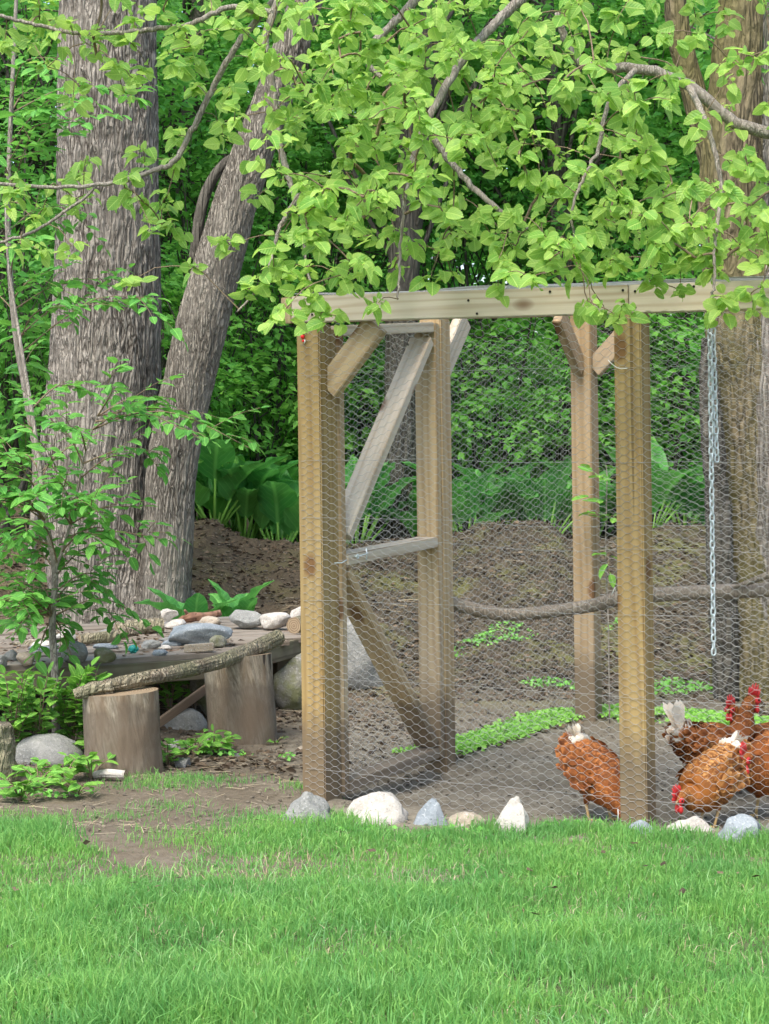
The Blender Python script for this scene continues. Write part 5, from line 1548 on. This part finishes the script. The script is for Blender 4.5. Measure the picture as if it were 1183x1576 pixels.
for n, reg, sd_, hh in ((270000, (-1.6, 1.7, 3.85, 7.0), 1, 1.0), (60000, (-4.5, 4.6, 2.2, 7.0), 2, 1.25), (26000, (-9, 9, -4, 3), 3, 1.5)):
    x, y = lawn_pts(n, *reg, sd_)
    Pn = np.stack([x * 2.2, y * 2.2, 0 * x], -1)
    cl = noise(Pn) + .6 * noise(Pn * 3.1 + 9)
    r_ = np.random.default_rng(sd_ + 20)
    dens = r_.random(len(x)) < .80 + .3 * cl
    x, y, cl = x[dens], y[dens], cl[dens]
    far = sstep(3.9, 6.0, y)
    h = (.045 + .022 * np.clip(cl, -.9, 1.2)) * r_.uniform(.45, 1.5, len(x)) * hh * (1 - .35 * far)
    mb.add(*blades(x, y, h, .0030 * r_.uniform(.6, 1.6, len(x)) * (1.5 if sd_ > 1 else 1), sd_))
V, fs = mb.data()
lw = obj('lawn_grass', V, fs, M['grass'], None, False, origin=np.zeros(3)); tag(lw, 'fresh green lawn grass covering the foreground', 'grass', kind='stuff')
# tufts at the stones, sparse grass on the dirt
mb = MB(); r_ = np.random.default_rng(71)
tuf = [(440, 1284, .05, 120), (610, 1290, .06, 180), (770, 1296, .07, 220), (828, 1292, .06, 160), (1095, 1308, .06, 160), (1000, 1304, .06, 160), (465, 1280, .05, 120), (520, 1268, .09, 300), (548, 1276, .07, 160), (590, 1284, .05, 120), (655, 1290, .055, 160), (690, 1284, .07, 160), (725, 1292, .07, 200), (750, 1280, .08, 240), (800, 1282, .06, 200), (870, 1276, .07, 260),
       (900, 1280, .07, 260), (940, 1282, .07, 200), (1020, 1286, .07, 220), (1060, 1290, .07, 260), (1110, 1300, .06, 200), (1165, 1296, .085, 260), (1183, 1290, .08, 200), (430, 1270, .06, 200), (30, 1275, .06, 400), (80, 1285, .05, 300), (0, 1270, .06, 300), (500, 1275, .08, 300), (840, 1282, .06, 220), (980, 1292, .06, 200), (1140, 1302, .05, 160)]
for px, py, h, n in tuf:
    c = gpt(px, py)
    x = c[0] + r_.normal(size=n) * .05; y = c[1] - .06 + r_.normal(size=n) * .04
    mb.add(*blades(x, y, .72 * h * r_.uniform(.5, 1.25, n), .0032 * r_.uniform(.7, 1.3, n), px, lean=.5))
for px, py, sx, sy, n in ((245, 1212, .10, .05, 500), (300, 1200, .12, .05, 500), (250, 1245, .07, .04, 160), (380, 1285, .16, .10, 1100), (345, 1300, .14, .06, 700), (420, 1262, .10, .08, 700), (190, 1196, .05, .04, 90), (100, 1262, .2, .05, 500), (470, 1215, .06, .05, 200)):
    c = gpt(px, py)
    x = c[0] + r_.normal(size=n) * sx; y = c[1] + r_.normal(size=n) * sy
    mb.add(*blades(x, y, .028 * r_.uniform(.5, 1.5, n), .0026 * r_.uniform(.7, 1.3, n), py + px, lean=.6))
V, fs = mb.data(); o = obj('grass_tuft_fringe', V, fs, M['grass'], None, False); tag(o, 'longer grass tufts round the foot stones and on the dirt patch', 'grass', kind='stuff')
# long arching blades standing above the sward
x, y = lawn_pts(9000, -1.7, 1.8, 3.85, 6.4, 10)
r_ = np.random.default_rng(44)
kk = noise(np.stack([x * 3, y * 3, 0 * x + 2], -1)) + r_.normal(size=len(x)) * .4 > .1
x, y = x[kk], y[kk]
V, fs = blades(x, y, r_.uniform(.05, .095, len(x)) * (1 - .3 * sstep(4.3, 6, y)), r_.uniform(.0018, .0034, len(x)), 92, lean=.75)
o = obj('tall_grass_blade_mass', V, fs, M['grass_tall'], None, False); tag(o, 'longer arching grass blades standing above the lawn', 'grass', kind='stuff')
# dry blades
x, y = lawn_pts(5200, -1.6, 1.7, 3.85, 6.4, 9)
V, fs = blades(x, y, r_.uniform(.02, .05, len(x)), np.full(len(x), .0026), 91, lean=1.2)
o = obj('dry_grass', V, fs, M['straw'], None, False); tag(o, 'dry straw coloured blades scattered through the lawn', 'grass', kind='stuff')

# ------------------------------------------------------------------ ground cover weeds, litter, chips, straw
straw = (np.array([(0, -.5, 0), (1, -.5, 0), (1, .5, 0), (0, .5, 0), (.5, 0, .3)], float), [np.array([(0, 1, 4), (1, 2, 4), (2, 3, 4), (3, 0, 4)])])
def ground_scatter(n, region, seed, size, proto, mat, name, label, cat, flat=.5, mask=None, asp=None, lift=.004):
    r = np.random.default_rng(seed)
    x = r.uniform(region[0], region[1], n); y = r.uniform(region[2], region[3], n)
    if mask is not None:
        k = mask(x, y, r); x, y = x[k], y[k]
    z = gz(x, y) + lift
    a = r.uniform(0, 6.28, len(x))
    d = np.stack([np.cos(a), np.sin(a), r.normal(size=len(x)) * .2 * flat], -1)
    upn = np.array([0, 0, 1.0]) + r.normal(size=(len(x), 3)) * flat
    s = r.uniform(*size, len(x))
    S = np.stack([s, s * (asp or 1), s * (asp or 1) if proto is straw else s * .6], -1)
    V, fs = scatter(proto[0], proto[1], orient(np.stack([x, y, z], -1), d, upn, S))
    o = obj(name, V, fs, M[mat], None, False); tag(o, label, cat, kind='stuff'); return o
def inside(x, y):
    u, s = plan(x, y); return (u > 0) & (u < UC) & (s > 0) & (s < SE)
lit = (np.array([(0, 0, 0), (.4, -.3, .10), (1, 0, .02), (.5, .32, -.04), (.5, 0, .12)], float), [np.array([(0, 1, 4), (1, 2, 4), (2, 3, 4), (3, 0, 4)])])
chip = (np.array([(0, -.5, 0), (1, -.4, .1), (1, .4, .15), (0, .5, 0), (.1, -.3, .35), (.9, -.2, .4), (.9, .3, .4), (.1, .3, .3)], float), [np.array([(0, 1, 5, 4), (1, 2, 6, 5), (2, 3, 7, 6), (3, 0, 4, 7), (4, 5, 6, 7)])])
def m_slope(x, y, r): return (~inside(x, y)) & (y > 6.9 + .4 * r.random(len(x))) & ((noise(np.stack([x * 2, y * 2, 0 * x], -1)) + .3 * (y - 8) + r.normal(size=len(x)) * .4) > -.2)
ground_scatter(38000, (-3.2, 4.2, 7.0, 13.8), 1, (.015, .05), lit, 'litter', 'leaf_litter', 'brown leaf litter strewn over the slope behind the run', 'leaf litter', .7, m_slope)
ground_scatter(22000, (-3.0, 4.0, 7.0, 13.6), 2, (.008, .03), chip, 'chip', 'wood_chip_scatter', 'wood chips and crumbs of earth over dirt and slope', 'wood chips', .6, m_slope, .35)
ground_scatter(5000, (-1.6, 2.6, 5.9, 8.6), 3, (.004, .014), chip, 'chip', 'grit_scatter', 'small grit and droppings on the trodden dirt', 'grit', .4, lambda x, y, r: (700 + F * EYE / y) < edge_px(591.5 + F * x / y) + 15, .8)
straw = (np.array([(0, -.5, 0), (1, -.5, 0), (1, .5, 0), (0, .5, 0), (.5, 0, .3)], float), [np.array([(0, 1, 4), (1, 2, 4), (2, 3, 4), (3, 0, 4)])])
ground_scatter(420, (-1.6, -.3, 5.8, 7.4), 4, (.02, .085), straw, 'straw', 'straw_scatter', 'dry straw bits lying on the dirt patch by the stumps', 'straw', .15, lambda x, y, r: (700 + F * EYE / y) < edge_px(591.5 + F * x / y) + 5, .035, .006)
ground_scatter(1500, (-2.0, 2.6, 8.8, 13.3), 5, (.04, .16), straw, 'straw', 'dead_stalk_scatter', 'dead stalks and straw lying on the compost slope', 'straw', .4, lambda x, y, r: noise(np.stack([x * 1.3, y * 1.3, 0 * x + 4], -1)) > .05, .022, .02)
ml4 = (lambda p: p)(mini_leaf(.85, .1))
def near_wall(x, y, r):
    u, s = plan(x, y)
    a = (np.abs(u + .12) < .07 * (1 + r.random(len(x)))) & (s > .93) & (s < 2.4)
    b = (np.abs(s - SE - .16) < .13 * (1 + .6 * r.random(len(x)))) & (u > -.1) & (u < 2.2)
    return (a | b) & (noise(np.stack([x * 5, y * 5, 0 * x], -1)) > -.75)
ground_scatter(90000, (-.3, 3.2, 7, 9.3), 6, (.010, .026), ml4, 'leaf_weed', 'creeping_weed', 'low creeping weeds along the outside foot of the run walls', 'weeds', 1.3, near_wall, None, .02)
def patches(x, y, r):
    k = np.zeros(len(x), bool)
    for px, py, sx, sy in ((765, 985, .22, .22), (560, 1035, .08, .15), (590, 1050, .1, .1), (700, 1010, .06, .1), (960, 960, .1, .1), (1040, 1060, .25, .2), (850, 1055, .2, .12), (300, 1150, .1, .08), (350, 1165, .12, .06), (60, 1230, .2, .08), (440, 1170, .04, .05), (470, 1265, .07, .04), (560, 1285, .12, .03), (720, 1285, .1, .03), (870, 1275, .12, .03)):
        c = gpt(px, py); k |= ((x - c[0]) / sx) ** 2 + ((y - c[1]) / sy) ** 2 < r.random(len(x)) ** .5 * 1.1
    return k
ground_scatter(90000, (-2.0, 2.2, 5.9, 12.0), 7, (.010, .024), ml4, 'leaf_sap', 'ground_weed', 'small leafy ground weeds in patches on the dirt', 'weeds', 1.3, patches, None, .018)
ground_scatter(60, (-1.6, 1.7, 4.0, 6.2), 9, (.015, .035), lit, 'litter', 'fallen_leaf_scatter', 'few dead leaves fallen on the lawn', 'leaf litter', .5, None, None, .035)
# litter on the platform
r_ = np.random.default_rng(12); n = 900
a_ = r_.uniform(0, 2.3, n); b_ = r_.uniform(.02, 1.3, n)
pp = P1[None] - e[None] * (a_[:, None] - .3) + nb[None] * b_[:, None]
# keep only points lying on the deck
rel = pp - P1; on = rel @ nn_ < -.02
pp = pp[on]; n = len(pp); ang = r_.uniform(0, 6.28, n)
V, fs = scatter(*lit, orient(np.column_stack([pp, np.full(n, PZ + .005)]), np.stack([np.cos(ang), np.sin(ang), 0 * ang], -1), np.array([0, 0, 1.]) + r_.normal(size=(n, 3)) * .4, r_.uniform(.012, .04, n)))
o = obj('platform_litter', V, fs, M['litter'], None, False); tag(o, 'reddish brown dead leaves scattered on the platform planks', 'leaf litter', kind='stuff')
